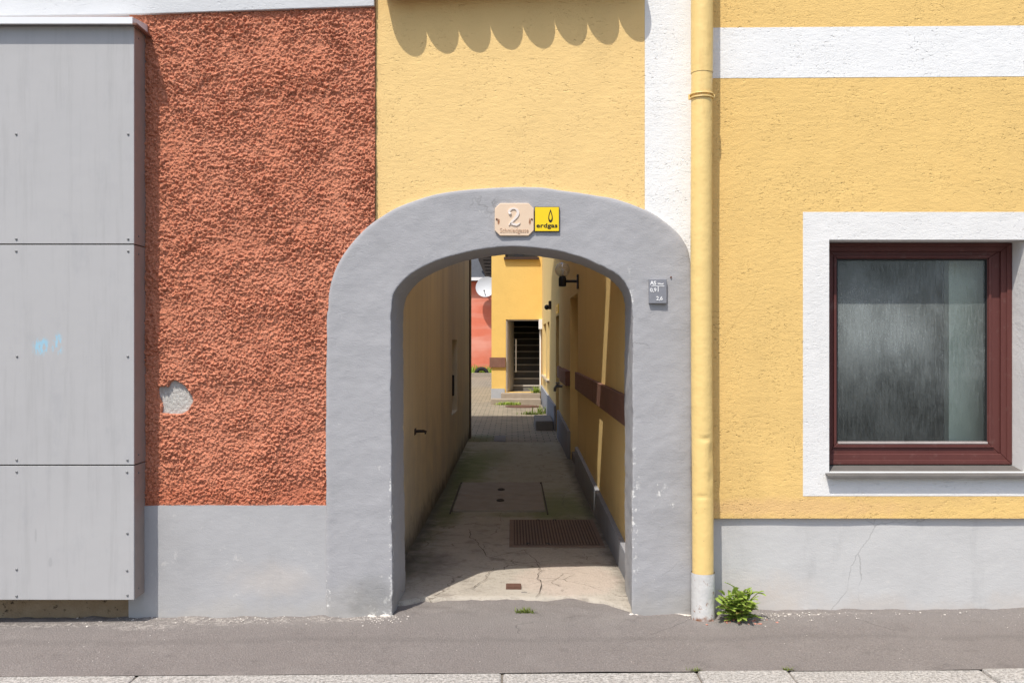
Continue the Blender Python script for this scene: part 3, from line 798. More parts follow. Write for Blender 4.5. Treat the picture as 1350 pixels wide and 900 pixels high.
m = MB(); m.face([(gx0, YW + .034, gz0), (gx1, YW + .034, gz0), (gx1, YW + .034, gz1), (gx0, YW + .034, gz1)]); m.build('pane', M['glass'], win, recalc=False)
m = MB(); m.box(gx0 + .004, gx1 - .004, YW + .004, YW + .03, gz0 - .0035, gz0 + .0075); m.build('weather_bead', M['bead'], win)
for px in (1120, 1297):
    x = (px - 675) * K; m = MB(); m.box(x - .014, x + .014, YW - .004, YW + .001, fz0 + .020, fz0 + .026)
    m.build('drain_slot', M['sill'], win)
m = MB(); zs = W(0, 613, YW)[1]
m.prism([(YW + .02, zs), (YW - .001, zs), (-.050, wz0 - .012), (-.050, wz0 - .030), (-.043, wz0 - .030), (-.043, wz0 - .017), (YW + .02, zs - .008)], 'x', W(1086, 0)[0] + .008, wx1 + .06)
m.build('sill', M['sill'], win, bevel=.002)
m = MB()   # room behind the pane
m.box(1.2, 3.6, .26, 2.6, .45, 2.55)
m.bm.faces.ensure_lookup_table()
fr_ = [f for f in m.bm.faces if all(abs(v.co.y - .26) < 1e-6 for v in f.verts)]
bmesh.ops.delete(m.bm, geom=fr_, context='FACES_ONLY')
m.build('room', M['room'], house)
m = MB(); m.box((1254 - 675) * K * 1.03, (1320 - 675) * K * 1.03, .34, .40, .46, 2.54); m.build('inner_wall_edge', M['curtain'], house)
# alley side of the house
PH = lambda y: .17 + .03 * min(y, 9)
N1 = (5.35, 6.75, -.1, 2.10); N2 = (9.55, 10.6, -.1, 1.97); N3 = (13.4, 14.5, .75, 1.95); N4 = (15.2, 16.9, .75, 1.95)
m = MB(); m.wall(.40, 18.0, -.1, 3.85, [N1, N2, N3, N4], lambda u, v, d: (XA + d, u, v), .17)
m.grid([.4, 18], [-.1, 4.15], lambda u, v: (9, u, v)); m.grid([XA, 9], [-.1, 3.85], lambda u, v: (u, 18.0, v))
m.build('alley_wall', M['alley_right'], house, recalc=False)
for a, b in ((.42, 5.35), (6.75, 9.55), (10.6, 17.9)):
    m = MB(); h0, h1 = PH(a), PH(b)
    m.prism([(a, -.05), (b, -.05), (b, h1), (a, h0)], 'x', XA - .035, XA + .01); m.build('alley_plinth', M['alley_plinth'], house, bevel=.004)
for nn in (N1, N2):
    m = MB(); a, b, c, d = nn
    m.box(XA + .14, XA + .20, a - .02, b + .02, c, d + .02); dr = m.build('side_door', M['alley_right'] if nn is N1 else M['dark_frame'], house)
    m = MB(); m.box(XA + .02, XA + .139, a + .01, b - .01, 0, .11); m.build('door_step', M['block'], house, bevel=.01)
for nn in (N3, N4):
    m = MB(); a, b, c, d = nn
    m.box(XA + .12, XA + .18, a - .02, b + .02, c - .02, d + .02); wd = m.build('side_window', M['gasket'], house)
    m = MB(); m.box(XA - .05, XA + .12, a - .06, b + .06, c - .05, c - .002); m.build('ledge', M['straw'], wd)
    for t in (a + .04, (a + b) / 2, b - .04):
        m = MB(); m.box(XA + .08, XA + .119, t - .035, t + .035, c + .002, d - .002); m.build('window_post', M['dark_frame'], wd)
m = MB(); m.prism([(.72, 3.86), (4.9, 5.9), (9.15, 3.86), (9.15, 3.98), (4.9, 6.05), (.72, 3.98)], 'y', -.10, 18.0); m.build('roof', M['roof'], house)  # unseen roof, kept low so more sky brightens the alley
m = MB(); m.prism([(.96, 3.85), (8.95, 3.85), (8.9, 3.9), (4.9, 5.85), (1.0, 3.9)], 'y', .003, .2); m.build('gable', M['yellow_house'], house)

# ================================================================== DOWNPIPE
pipe = thing('downpipe', 'yellow painted drainpipe with dents and a flaking grey foot', 'drainpipe', (1.052, -.115, 0))
px_, py_, pr = W(925, 0, -.115)[0], -.115, .0585
def pipe_mesh(m, z0, z1, r, n, seg=40, dents=()):
    rows = []
    for z in lin(z0, z1, n):
        row = []
        for k in range(seg):
            t = 2 * math.pi * k / seg; rr = r * (1 + .004 * math.sin(z * 4))
            for (zc, tc, dz, dt, amp) in dents:
                d = ((z - zc) / dz) ** 2 + (((t - tc + math.pi) % (2 * math.pi) - math.pi) / dt) ** 2
                rr -= amp * math.exp(-d)
            lean = .008 * max(0, 1.2 - z) / 1.2 + .002 * math.sin(z * 2.3)
            row.append(m.bm.verts.new((px_ + lean + rr * math.cos(t), py_ + rr * math.sin(t), z)))
        rows.append(row)
    for a, b in zip(rows, rows[1:]):
        for k in range(seg): m.bm.faces.new((a[k], a[(k + 1) % seg], b[(k + 1) % seg], b[k]))
zj = W(0, 93, -.17)[1]; zs_ = W(0, 757, -.17)[1]
fr_t = 1.5 * math.pi
m = MB(); pipe_mesh(m, zs_ - .03, zj + .03, pr, 260, 40, [(W(0, 574)[1], fr_t + .1, .010, .5, .009), (W(0, 592)[1], fr_t + .9, .05, .45, .008), (W(0, 648)[1], fr_t - .3, .010, .5, .007), (W(0, 625)[1], fr_t + .7, .04, .3, .006), (2.9, fr_t + .5, .02, .4, .002)])
m.build('pipe', M['pipe'], pipe, smooth=True)
m = MB(); pipe_mesh(m, zj, 4.10, pr + .0022, 40); m.build('upper_pipe', M['pipe'], pipe, smooth=True)
m = MB(); pipe_mesh(m, -.06, zs_, pr + .006, 60, 40, [(.10, fr_t + .4, .06, .6, .004)])
m.build('foot_sleeve', M['sleeve'], pipe, smooth=True)
zc = W(0, 124, -.17)[1]
m = MB()
for dz in (-.011, .009):
    m.tube([(px_ + (pr + .004) * math.cos(t), py_ + (pr + .004) * math.sin(t), zc + dz) for t in lin(math.pi * .98, math.pi * 2.02, 40)], .0045, 8)
m.box(px_ + pr - .002, px_ + pr + .016, py_ + .004, py_ + .011, zc - .016, zc + .014); m.box(px_ - pr - .014, px_ - pr + .002, py_ + .004, py_ + .011, zc - .016, zc + .014)
m.tube([(px_ + pr + .009, py_ - .006, zc), (px_ + pr + .009, py_ + .02, zc)], .005, 8)
m.box(px_ - .008, px_ + .008, py_ + pr, .0, zc - .012, zc + .012)
m.build('pipe_clip', M['pipe'], pipe, smooth=False)

# ================================================================== SIGNS ON THE ARCH
YS = -.045
x, z = W(678, 289.5, YS)
num = thing('house_number_plate', 'beige eight-sided enamel plate with raised white number 2', 'house number', (x, YS, z))
def plate_poly(w, h, c): return [(-w + c, -h), (w - c, -h), (w, -h + c), (w, h - c), (w - c, h), (-w + c, h), (-w, h - c), (-w, -h + c)]
w_, h_ = 51 * S0 / 2, 42.5 * S0 / 2
def local_build(m, name, mat, parent, **k):
    """mesh given relative to the parent root; keeps texture space centred on the plate"""
    o = m.build(name, mat, parent, **k); o.matrix_parent_inverse = Matrix.Identity(4); return o
def sunk(p, y): return p
m = MB(); m.prism(plate_poly(w_, h_, .030), 'y', -.006, .012); local_build(m, 'plate', M['enamel'], num, bevel=.003)
# numeral: a calligraphic stroke
ctr = [(-.020, .020), (-.023, .030), (-.017, .040), (-.004, .045), (.010, .040), (.016, .027), (.012, .012), (.002, -.002), (-.009, -.014), (-.018, -.026)]
wd_ = [.0055, .0055, .0045, .0035, .0060, .0075, .0065, .005, .0045, .004]
ctr = [(a * 1.28, b * 1.22 + .0005) for a, b in ctr]; wd_ = [k * 1.1 for k in wd_]
C = resample(ctr, 60); m = MB(); Lf, Rt = [], []
for i, p in enumerate(C):
    d = (C[min(i + 1, 60)] - C[max(i - 1, 0)]).normalized(); n = Vector((-d.y, d.x))
    f = i / 60 * (len(wd_) - 1); k = min(int(f), len(wd_) - 2); ww = wd_[k] + (wd_[k + 1] - wd_[k]) * (f - k)
    Lf.append(p + n * ww); Rt.append(p - n * ww)
oz = .006
for i in range(60):
    q = [Lf[i], Lf[i + 1], Rt[i + 1], Rt[i]]
    m.prism([(a.x, a.y + oz) for a in q], 'y', -.011, -.004)
m.sphere((-.0237, -.0075, .0255 + oz), .0088, 12, 8)
foot = [(-.024, -.030), (-.014, -.024), (.0, -.0255), (.013, -.030), (.022, -.0235), (.026, -.0225), (.022, -.031), (.010, -.039), (-.004, -.036), (-.016, -.031), (-.024, -.037)]
m.prism([(a * 1.3, b * 1.15 + oz + .002) for a, b in foot], 'y', -.011, -.004)
local_build(m, 'numeral', M['numeral'], num)
o = put_text('street_name', 'Schmiedgasse', .036, 0, -.0068, -h_ + .018, M['script'], num, depth=.0012, width=.160); o.matrix_parent_inverse = Matrix.Identity(4)
for sx in (-1, 1):
    m = MB(); m.tube([(sx * (w_ - .011), -.004, .001), (sx * (w_ - .011), -.010, .001)], [.0065, .004], 10); local_build(m, 'screw', M['rust'], num)

x, z = W(721, 289, YS)
gas = thing('gas_sign', 'small square yellow sign with black flame reading erdgas', 'sign', (x, YS, z))
a_ = 32.5 * S0 / 2
m = MB(); m.box(-a_, a_, -.004, .014, -a_, a_); local_build(m, 'plate', M['sign_black'], gas, bevel=.002)
m = MB(); m.box(-a_ + .003, a_ - .003, -.0055, -.003, -a_ + .003, a_ - .003); local_build(m, 'yellow_face', M['sign_yellow'], gas)
# flame outline: two lens shapes
def lens(cx, z0, z1, w, n=20, pw=1.0):
    L = []; 
    for t in lin(0, 1, n): L.append((cx - w * math.sin(math.pi * t ** .62) , z0 + (z1 - z0) * t))
    Rr = [(2 * cx - a, b) for a, b in L[1:-1]]
    return L + Rr[::-1]
fx = .020
m = MB(); m.prism(lens(fx, -.020, .057, .0125), 'y', -.0068, -.005)
local_build(m, 'flame', M['sign_black'], gas)
m = MB(); m.prism(lens(fx, -.006, .040, .0070), 'y', -.0078, -.006); local_build(m, 'flame_core', M['sign_yellow'], gas)
o = put_text('wording', 'erdgas', .034, 0, -.0062, -.047, M['sign_black'], gas, width=.118, bold=.0006); o.matrix_parent_inverse = Matrix.Identity(4)

x, z = W(867, 384, YS)
hyd = thing('valve_sign', 'small dark grey plate with white AS lettering and numbers', 'sign', (x, YS, z))
w_, h_ = 23 * S0 / 2, 32 * S0 / 2
m = MB(); m.box(-w_, w_, -.012, .014, -h_, h_); local_build(m, 'plate', M['sign_grey'], hyd, bevel=.003)
def lt(t, size, x, z, **k):
    o = put_text('lettering', t, size, x, -.0132, z, M['sign_white'], hyd, align='LEFT', **k); o.matrix_parent_inverse = Matrix.Identity(4)
lt('AS', .030, -.044, .036, bold=.001); lt('Wand', .013, -.002, .037, bold=.0006)
lt('0,9', .030, -.045, -.003, bold=.0006); lt('2,6', .030, -.010, -.050, bold=.0006)
m = MB(); m.box(-.038, .036, -.0137, -.0115, .0265, .0300); m.box(-.001, .003, -.0137, -.0115, -.003, .026)
local_build(m, 'rule_lines', M['sign_white'], hyd)
m = MB(); m.tube([(W(883, 0)[0], -.036, W(0, 366)[1]), (W(883, 0)[0], -.043, W(0, 366)[1])], .0045, 10)
tag(m.build('wall_screw', M['rust']), 'tiny dark screw in the grey arch beside the valve plate', 'screw')

# ================================================================== ALLEY THINGS
lamp = thing('wall_lamp', 'clear glass globe lamp on a black bracket in the alley', 'wall lamp', (XA, 5.25, 2.23))
c_ = (.575, 5.25, 2.355)
m = MB(); m.sphere(c_, .085, 32, 20); m.build('globe', M['globe'], lamp, smooth=True)
m = MB(); m.sphere((c_[0], c_[1], c_[2] - .005), .022, 16, 12); m.tube([(c_[0], c_[1], 2.29), (c_[0], c_[1], 2.34)], .012, 10); m.build('bulb', M['bulb'], lamp, smooth=True)
m = MB(); m.tube([(c_[0], c_[1], 2.165), (c_[0], c_[1], 2.172), (c_[0], c_[1], 2.255), (c_[0], c_[1], 2.285)], [.032, .044, .044, .034], 20); m.build('socket', M['black'], lamp)
m = MB(); m.tube([(c_[0] + .03, c_[1], 2.225), (XA - .018, c_[1], 2.225)], .016, 12); m.build('arm', M['black'], lamp)
m = MB(); m.box(XA - .020, XA - .001, 5.19, 5.31, 2.14, 2.30); m.build('wall_bracket', M['black'], lamp, bevel=.004)
m = MB()
m.box(XA - .034, XA - .001, .50, 3.02, .995, 1.19); m.box(XA - .034, XA - .001, 3.028, 5.34, .995, 1.19)
tag(m.build('bumper_board', M['wood'], bevel=.004), 'long brown board along the right alley wall by the arch', 'board', 'brown guard boards')
m = MB(); m.box(XA - .06, XA + .10, 6.76, 8.3, .96, 1.155)
tag(m.build('bumper_board', M['wood'], bevel=.006), 'short brown board on the right alley wall beyond the door niche', 'board', 'brown guard boards')
m = MB(); m.box(XA - .035, XA - .001, 8.85, 9.5, .97, 1.15)
tag(m.build('bumper_board', M['wood'], bevel=.004), 'smallest brown board stub on the alley wall below the yellow number sign', 'board', 'brown guard boards')
sg = thing('door_sign', 'small yellow sign plate above the far alley door', 'sign', (XA - .01, 10.0, 2.08))
m = MB(); m.box(XA - .012, XA - .001, 9.62, 10.4, 2.00, 2.15); m.build('plate', M['sign_yellow'], sg)
m = MB(); m.box(XA - .0135, XA - .0125, 9.9, 10.1, 2.04, 2.11); m.build('print', M['sign_black'], sg)
sl = thing('porch_lamp', 'little dark bulkhead lamp high on the sunlit alley wall', 'lamp', (XA, 12.5, 2.25))
m = MB(); m.box(XA - .05, XA - .001, 12.4, 12.6, 2.16, 2.32); m.build('housing', M['iron'], sl, bevel=.01)
m = MB(); m.sphere((XA - .085, 12.5, 2.2), .05, 14, 10); m.build('shade', M['black'], sl, smooth=True)
m = MB(); m.tube([(lx(1.85) - .02, 1.85, .85), (lx(1.85) + .07, 1.85, .852), (lx(1.85) + .085, 1.83, .85), (lx(1.85) + .085, 1.80, .838)], [.012, .011, .010, .006], 10)
m.box(lx(1.85) - .004, lx(1.85) + .006, 1.80, 1.90, .825, .872)
tag(m.build('iron_hook', M['iron']), 'dark iron hook sticking out of the stained left alley wall', 'hook')
tap = thing('outdoor_tap', 'small metal tap under the short brown board', 'tap', (XA - .04, 8.6, .85))
m = MB(); m.tube([(XA, 8.6, .87), (XA - .09, 8.6, .87), (XA - .11, 8.6, .84), (XA - .11, 8.6, .79)], .022, 10); m.build('spout', M['steel'], tap)
m = MB(); m.box(XA - .10, XA - .04, 8.54, 8.66, .905, .925); m.tube([(XA - .07, 8.6, .87), (XA - .07, 8.6, .91)], .01, 8); m.build('tap_handle', M['steel'], tap)

cov = thing('ribbed_cover', 'rusty ribbed steel floor cover just inside the arch', 'floor cover', (.34, 2.1, .02))
a0, b0 = (-.02, 1.60), (.69, 2.62)
m = MB(); m.box(a0[0], b0[0], a0[1], b0[1], -.02, .024); m.build('frame', M['rusty'], cov, bevel=.003)
m = MB(); n = 27
for i in range(n):
    x = a0[0] + .05 + (b0[0] - a0[0] - .10) * i / (n - 1); m.box(x - .0055, x + .0055, a0[1] + .04, b0[1] - .04, .0272, .033)
ribs = m
m = MB(); m.box(a0[0] + .035, b0[0] - .035, a0[1] + .035, b0[1] - .035, .0, .027); m.build('plate', M['rust_groove'], cov)
ribs.build('ribs', M['rusty'], cov)
for (x, y) in ((.12, 1.66), (.27, 1.66), (.22, 2.57), (.36, 2.57)):
    m = MB(); m.box(x - .012, x + .012, y - .012, y + .012, .02, .0345); m.build('lifting_hole', M['gasket'], cov)

slb = thing('hatch_slabs', 'pair of concrete hatch slabs with ring holes across the alley floor', 'floor hatch', (-.1, 3.8, .02))
for (y0, y1) in ((3.03, 3.79), (3.82, 4.66)):
    m = MB(); m.box(-.535, .30, y0, y1, -.02, .030); s_ = m.build('slab', M['slab'], slb, bevel=.006)
    ym = y1 - .28 if y0 < 3.5 else y0 + .33
    m = MB(); m.tube([(-.11 + .03 * math.cos(t), ym + .045 * math.sin(t), .033) for t in lin(0, 2 * math.pi, 20)], .008, 8, cap=False)
    m.box(-.128, -.092, ym - .02, ym + .02, .02, .0318); m.build('ring', M['iron'], s_)
m = MB(); m.box(-.556, -.545, 2.95, 4.7, -.01, .0225); m.box(.310, .322, 2.9, 4.72, -.01, .0225); m.box(-.545, .310, 4.67, 4.70, -.01, .0225)
m.build('dirt_joint', M['crack'], slb)
m = MB(); x0_, y0_ = F(667, 779); x1_, y1_ = F(687, 773.5)
m.box(x0_, x1_, y0_, y1_, .0, .024); m.box(x0_ + .006, x1_ - .006, y0_ + .008, y1_ - .008, .0245, .027)
tag(m.build('iron_floor_plate', M['rust_orange'], bevel=.003), 'tiny rusty rectangular iron plate set in the threshold concrete', 'floor plate')
m = MB(); x0_, y0_ = F(651, 583); x1_, y1_ = F(667, 575.5)
m.box(x0_, x1_, y0_, y1_, .0, .020); m.box(x0_ + .05, x1_ - .05, y0_ + .05, y1_ - .05, .0205, .024)
tag(m.build('small_drain_cover', M['block'], bevel=.004), 'small square drain cover where concrete meets paving', 'drain cover')
m = MB(); m.box(F(706, 567)[0], XA - .045, 10.65, 11.9, -.02, .17)
tag(m.build('stone_block', M['block'], bevel=.015), 'dark concrete block at the foot of the right alley wall', 'block')
m = MB(); m.tube([(.26, 16.5, 0), (.26, 16.5, .012)], .42, 40); m.tube([(.26, 16.5, .0), (.26, 16.5, .018)], .34, 40)
tag(m.build('manhole_cover', M['rust_orange']), 'round rust-brown manhole cover in front of the doorstep', 'manhole cover')

# ================================================================== FAR COURTYARD HOUSE
FY = 18.0; FK = S0 * (DIST + FY) / DIST
def FW(px, py): return ((px - 675) * FK, EYE + (450 - py) * FK)
far = thing('courtyard_house', 'yellow house facing the courtyard with an open stair door', 'house', (2, 22, 0))
fx0_ = FW(648, 0)[0]; fxr = XA + .02
dx0, dx1 = FW(667, 0)[0], FW(713, 0)[0]; dz0, dz1 = .26, FW(0, 421)[1]
ux0, ux1, uz0 = FW(666, 0)[0], FW(709, 0)[0], FW(0, 339)[1]
m = MB(); m.wall(fx0_, 7, -.1, 6.4, [(dx0, dx1, dz0, dz1), (ux0, ux1, uz0, uz0 + 1.1)], lambda u, v, d: (u, FY - .004 + d, v), .20)
m.grid([FY, FY + 8], [-.1, 6.4], lambda u, v: (fx0_, u, v)); m.build('wall', M['far_yellow'], far, recalc=False)
m = MB(); m.box(fx0_ - .01, dx0 - .03, FY - .03, FY - .005, -.05, FW(0, 512)[1]); m.build('plinth', M['far_plinth'], far)
m = MB(); m.box(ux0 - .03, ux1 + .03, FY - .10, FY + .05, uz0 - .06, uz0 - .003); uw = m.build('upper_window', M['dark_frame'], far)
m = MB(); m.box(ux0 - .02, ux1 + .02, FY + .12, FY + .18, uz0, uz0 + 1.12); m.build('pane', M['gasket'], uw)
m = MB(); m.box(ux0 + .25, ux0 + .45, FY - .10, FY + .02, uz0 + .0, uz0 + .15); m.build('flower_box', M['black'], uw)
m = MB(); ring(m, dx0 + .002, dx1 - .002, dz0 - .05, dz1 - .002, .03, FY + .02, FY + .12); m.build('door_frame', M['door_white'], far)
m = MB(); m.box(-.02, .02, 0, .86, 0, 1.0)   # door leaf swung inwards on the left
Tm = Matrix.Translation((dx0 + .05, FY + .12, dz0 + .01)) @ Matrix.Rotation(R(-9), 4, 'Z') @ Matrix.Diagonal((1, 1, dz1 - dz0 - .05, 1))
bmesh.ops.transform(m.bm, matrix=Tm, verts=m.bm.verts); dl = m.build('door_leaf', M['door_white'], far)
m = MB(); m.tube([(dx0 + .255, FY + .50, .75), (dx0 + .255, FY + .50, 1.60)], .018, 10); m.build('pull_bar', M['white_paint'], dl)
m = MB(); n = 11     # staircase
for i in range(n): m.box(dx0 + .04, dx1 + .12, FY + .55 + .27 * i, FY + .55 + .27 * (n + 1), .05 + .175 * i, .05 + .175 * (i + 1) - (.001 if i else 0))
m.build('stairs', M['stair'], far)
m = MB()
for i in range(n): m.box(dx0 + .041, dx1 + .119, FY + .535 + .27 * i, FY + .57 + .27 * i, .05 + .175 * (i + 1) - .03, .05 + .175 * (i + 1) + .004)
m.build('stair_nosing', M['nosing'], far)
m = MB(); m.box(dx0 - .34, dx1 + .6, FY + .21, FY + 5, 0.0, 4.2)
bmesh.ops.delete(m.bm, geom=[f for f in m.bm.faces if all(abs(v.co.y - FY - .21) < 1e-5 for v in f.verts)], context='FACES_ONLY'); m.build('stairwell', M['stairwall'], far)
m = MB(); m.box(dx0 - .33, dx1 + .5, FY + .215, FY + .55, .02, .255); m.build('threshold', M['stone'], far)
m = MB(); m.box(dx1 - .03, dx1 + .005, FY - .05, FY - .006, .30, dz1 - .15); m.build('door_stop_post', M['white_paint'], far)
m = MB(); m.prism([(FY - .35, 6.3), (FY + 4, 8.8), (FY + 8.3, 6.3), (FY + 8.3, 6.42), (FY + 4, 8.95), (FY - .35, 6.42)], 'x', fx0_ - .1, 8); m.build('roof', M['roof'], far)
bx0, bz0 = FW(645.5, 484); bx1, bz1 = FW(667, 471)
m = MB(); m.box(bx0, bx1 - .01, FY - .05, FY - .006, bz0, bz1)
tag(m.build('bumper_board', M['wood'], bevel=.005), 'brown board on the courtyard house beside its open door', 'board', 'brown guard boards')
m = MB(); b0_ = FW(710, 434); b1_ = FW(716.5, 421); m.box(b0_[0], b1_[0] - .02, FY - .20, FY - .006, b0_[1], b1_[1])
tag(m.build('meter_box', M['white_paint'], bevel=.01), 'small white box at the upper right of the stair door', 'box')
st = thing('door_steps', 'two low stone steps before the open stair door', 'steps', (.1, 17.5, 0))
m = MB(); m.box(FW(648, 0)[0] + .0, XA - .05, 17.20, 17.62, -.02, .13); m.build('lower_step', M['stone'], st, bevel=.012)
m = MB(); m.box(dx0 - .12, XA - .05, 17.625, 17.965, -.02, .25); m.build('upper_step', M['stone'], st, bevel=.012)

# ================================================================== RED HOUSE ACROSS THE COURTYARD
RY = 36.0; RK = S0 * (DIST + RY) / DIST
def RW(px, py): return ((px - 675) * RK, EYE + (450 - py) * RK)
rh = thing('courtyard_red_house', 'salmon red house with slate roof across the courtyard', 'house', (-2, 40, 0))
ez = RW(0, 371)[1]
m = MB(); m.box(-12, 6, RY, RY + 8, -.1, ez); m.build('wall', M['far_red'], rh)
m = MB(); m.box(-12, 6, RY - .40, RY - .26, ez + .02, ez + .16); m.build('gutter', M['white_paint'], rh)
gxv = RW(641, 0)[0]
m = MB(); m.prism([(RY - .30, ez + .02), (RY + 4, ez + 3.4), (RY + 8.3, ez + .1), (RY + 8.3, ez + .22), (RY + 4, ez + 3.55), (RY - .30, ez + .17)], 'x', -12, gxv); m.build('roof', M['slate'], rh)
m = MB(); zt_ = RW(0, 343)[1]
xg0, xg1 = RW(628, 0)[0], RW(676, 0)[0]
m.prism([(gxv + .05, ez + .02), (xg1, ez + .02), (xg1, ez + 2.2), (xg0 + .1, ez + 2.2), (xg0 + .1, zt_)], 'y', RY - .28, RY - .2)
for i in range(14): m.box(xg0 + .15 if i > 9 else gxv + .05 - .03 * i, xg1, RY - .31, RY - .281, ez + .05 + i * .15, ez + .13 + i * .15)
m.build('timber_gable', M['darkslat'], rh)
dsh = thing('satellite_dish', 'round white satellite dish on the courtyard red house', 'satellite dish', (RW(641, 0)[0], RY - .6, RW(0, 380)[1]))
dc = Vector((RW(642, 0)[0], RY - .55, RW(0, 380)[1])); dr_ = .47
m = MB(); ax = Vector((-.25, -1, .28)).normalized(); u_ = ax.orthogonal().normalized(); w2 = ax.cross(u_)
rows = []
for t in lin(0.02, 1, 8):
    rows.append([m.bm.verts.new(dc + (u_ * math.cos(2 * math.pi * k / 32) + w2 * math.sin(2 * math.pi * k / 32)) * dr_ * t + ax * .12 * t * t) for k in range(32)])
for a, b in zip(rows, rows[1:]):
    for k in range(32): m.bm.faces.new((a[k], a[(k + 1) % 32], b[(k + 1) % 32], b[k]))
m.bm.faces.new(rows[0]); dd = m.build('dish', M['dish'], dsh, smooth=True)
m = MB(); m.tube([dc + Vector((0, 0, -dr_ * .95)) + ax * .12, dc + ax * .30 + Vector((-.03, 0, -.24))], .014, 8); m.sphere(dc + ax * .30 + Vector((-.03, 0, -.23)), .035, 10, 8); m.build('receiver_arm', M['iron'], dsh)
m = MB(); m.tube([dc, dc - ax * .3, (dc.x, RY - .02, dc.z - .3)], .035, 8); m.build('mount', M['steel'], dsh)

# bed, tyre and greenery at the foot of the red wall
m = MB(); m.box(-9, 5, RY - 1.35, RY - 1.2, -.05, .17)
tag(m.build('bed_edging', M['stone'], bevel=.01), 'low stone edging of the green bed under the red wall', 'edging')
m = MB(); tx = RW(636, 0)[0]
m.tube([(tx + .24 * math.cos(t), RY - 1.10, .13 + .22 * math.sin(t)) for t in lin(-.1, math.pi + .1, 24)], .085, 12)
tag(m.build('old_tyre', M['tyre'], smooth=True), 'half buried black tyre in the green bed by the red wall', 'tyre')
def blade(m, p, h, lean, az, w, segs=4):
    pts = []
    for i in range(segs + 1):
        t = i / segs; d = lean * t * t
        c = Vector((p[0] + math.cos(az) * d, p[1] + math.sin(az) * d, p[2] + h * t * (1 - .25 * lean / max(h, .01) * t)))
        n = Vector((-math.sin(az), math.cos(az), 0)) * w * (1 - t) ** .7 * .5
        pts.append((m.bm.verts.new(c - n), m.bm.verts.new(c + n)))
    for a, b in zip(pts, pts[1:]): m.bm.faces.new((a[0], a[1], b[1], b[0]))
m = MB()
for i in range(1500):
    x = random.uniform(-6, 2.5); y = RY - random.uniform(.05, 1.02); h = random.uniform(.2, .6)
    blade(m, (x, y, 0), h, random.uniform(.05, .3), random.uniform(0, 6.28), random.uniform(.05, .12), 3)
structure(m.build('bed_greenery', M['leaf'], recalc=False), 'stuff')

# ================================================================== WEEDS
def weed_leaf(m, base, az, length, rise, width, seed):
    rnd = random.Random(seed); n = 14
    d = Vector((math.cos(az), math.sin(az), 0)); side = Vector((-d.y, d.x, 0)); rows = []
    curl = rnd.uniform(.2, .9)
    for i in range(n + 1):
        t = i / n
        r_ = length * (t * math.cos(rise) + .22 * t * t * curl); z = length * (t * math.sin(rise) - curl * .42 * t * t)
        c = Vector(base) + d * r_ + Vector((0, 0, max(.003, z) if t > .05 else 0)) + side * .015 * math.sin(t * 3 + seed)
        prof = (math.sin(math.pi * min(1, t * .88 + .10)) ** .75) * (.35 + .75 * t)
        lobe = 1.0 if i % 2 == 0 else .48
        w = width * prof * (lobe if t < .86 else .9 * (1.02 - t) / .16) * rnd.uniform(.85, 1.15) + .0025
        up = Vector((0, 0, w * .35))
        sweep = d * (-.25 * w if i % 2 == 0 else .1 * w)
        rows.append([m.bm.verts.new(c - side * w + up + sweep), m.bm.verts.new(c), m.bm.verts.new(c + side * w + up + sweep)])
    for a, b in zip(rows, rows[1:]):
        for k in range(2): m.bm.faces.new((a[k], a[k + 1], b[k + 1], b[k]))
wx, wy = W(972, 0, -.12)[0], -.15
weed = thing('weed', 'leafy green weed growing at the foot of the drainpipe', 'weed', (wx, wy, gz(wx)))
m = MB(); md = MB()
rnd = random.Random(5)
ms = MB()
for k in range(34):
    az = rnd.uniform(0, 2 * math.pi); reach = rnd.uniform(.02, .17); hh = rnd.uniform(.03, .175) * (1.1 - reach * 2.6)
    if math.sin(az) > 0: reach *= .45
    if math.cos(az) < -.2: reach *= .9
    tip = (wx + reach * math.cos(az) * 1.35, wy + reach * math.sin(az), gz(wx) + hh)
    midp = (wx + reach * .65 * math.cos(az), wy + reach * .5 * math.sin(az), gz(wx) + hh * .65)
    ms.tube([(wx + rnd.gauss(0, .012), wy, gz(wx) - .01), midp, tip], [.004, .003, .002], 6)
    for i in range(10):
        t = rnd.uniform(.0, 1.0)
        b = tuple(Vector((wx, wy, gz(wx))).lerp(Vector(midp), t * 2) if t < .5 else Vector(midp).lerp(Vector(tip), t * 2 - 1))
        la = az + rnd.uniform(-2.2, 2.2)
        L = rnd.uniform(.05, .105) * (1.15 - .35 * t)
        if math.sin(la) > 0 and b[1] > wy - .02: L *= .6
        weed_leaf(md if rnd.random() < (.22 if t < .25 else .04) else m, b, la, L, R(rnd.uniform(5, 70)), rnd.uniform(.012, .023), k * 31 + i)
m.build('leaves', M['leaf'], weed, recalc=False)
md.build('faded_leaves', M['leaf_dry'], weed, recalc=False)
ms.build('stems', M['leaf_dry'], weed)

def tuft(name, label, x, y, z, n, spread, h, w, seed, mat='grass'):
    rnd = random.Random(seed); m = MB()
    for i in range(n):
        blade(m, (x + rnd.gauss(0, spread), y + rnd.gauss(0, spread * .35), z), h * rnd.uniform(.5, 1.2), h * rnd.uniform(.3, 1.3), rnd.uniform(0, 6.28), w * rnd.uniform(.6, 1.3))
    return tag(m.build(name, M[mat], recalc=False), label, 'grass')
x, y = F(692, 796)
tuft('grass_tuft', 'small grass tuft in the gap before the archway threshold', x, .015, .0, 90, .028, .035, .006, 3)
x, _ = W(915, 0, -.9)
tuft('grass_tuft', 'tiny grass tuft in a kerb joint below the drainpipe', x, -.925, gz(x), 40, .018, .022, .004, 4)
x, _ = W(1036, 0, -.9)
tuft('grass_tuft', 'tiny grass tuft in the kerb joint farther right', x, -.925, gz(x), 30, .014, .02, .004, 5)
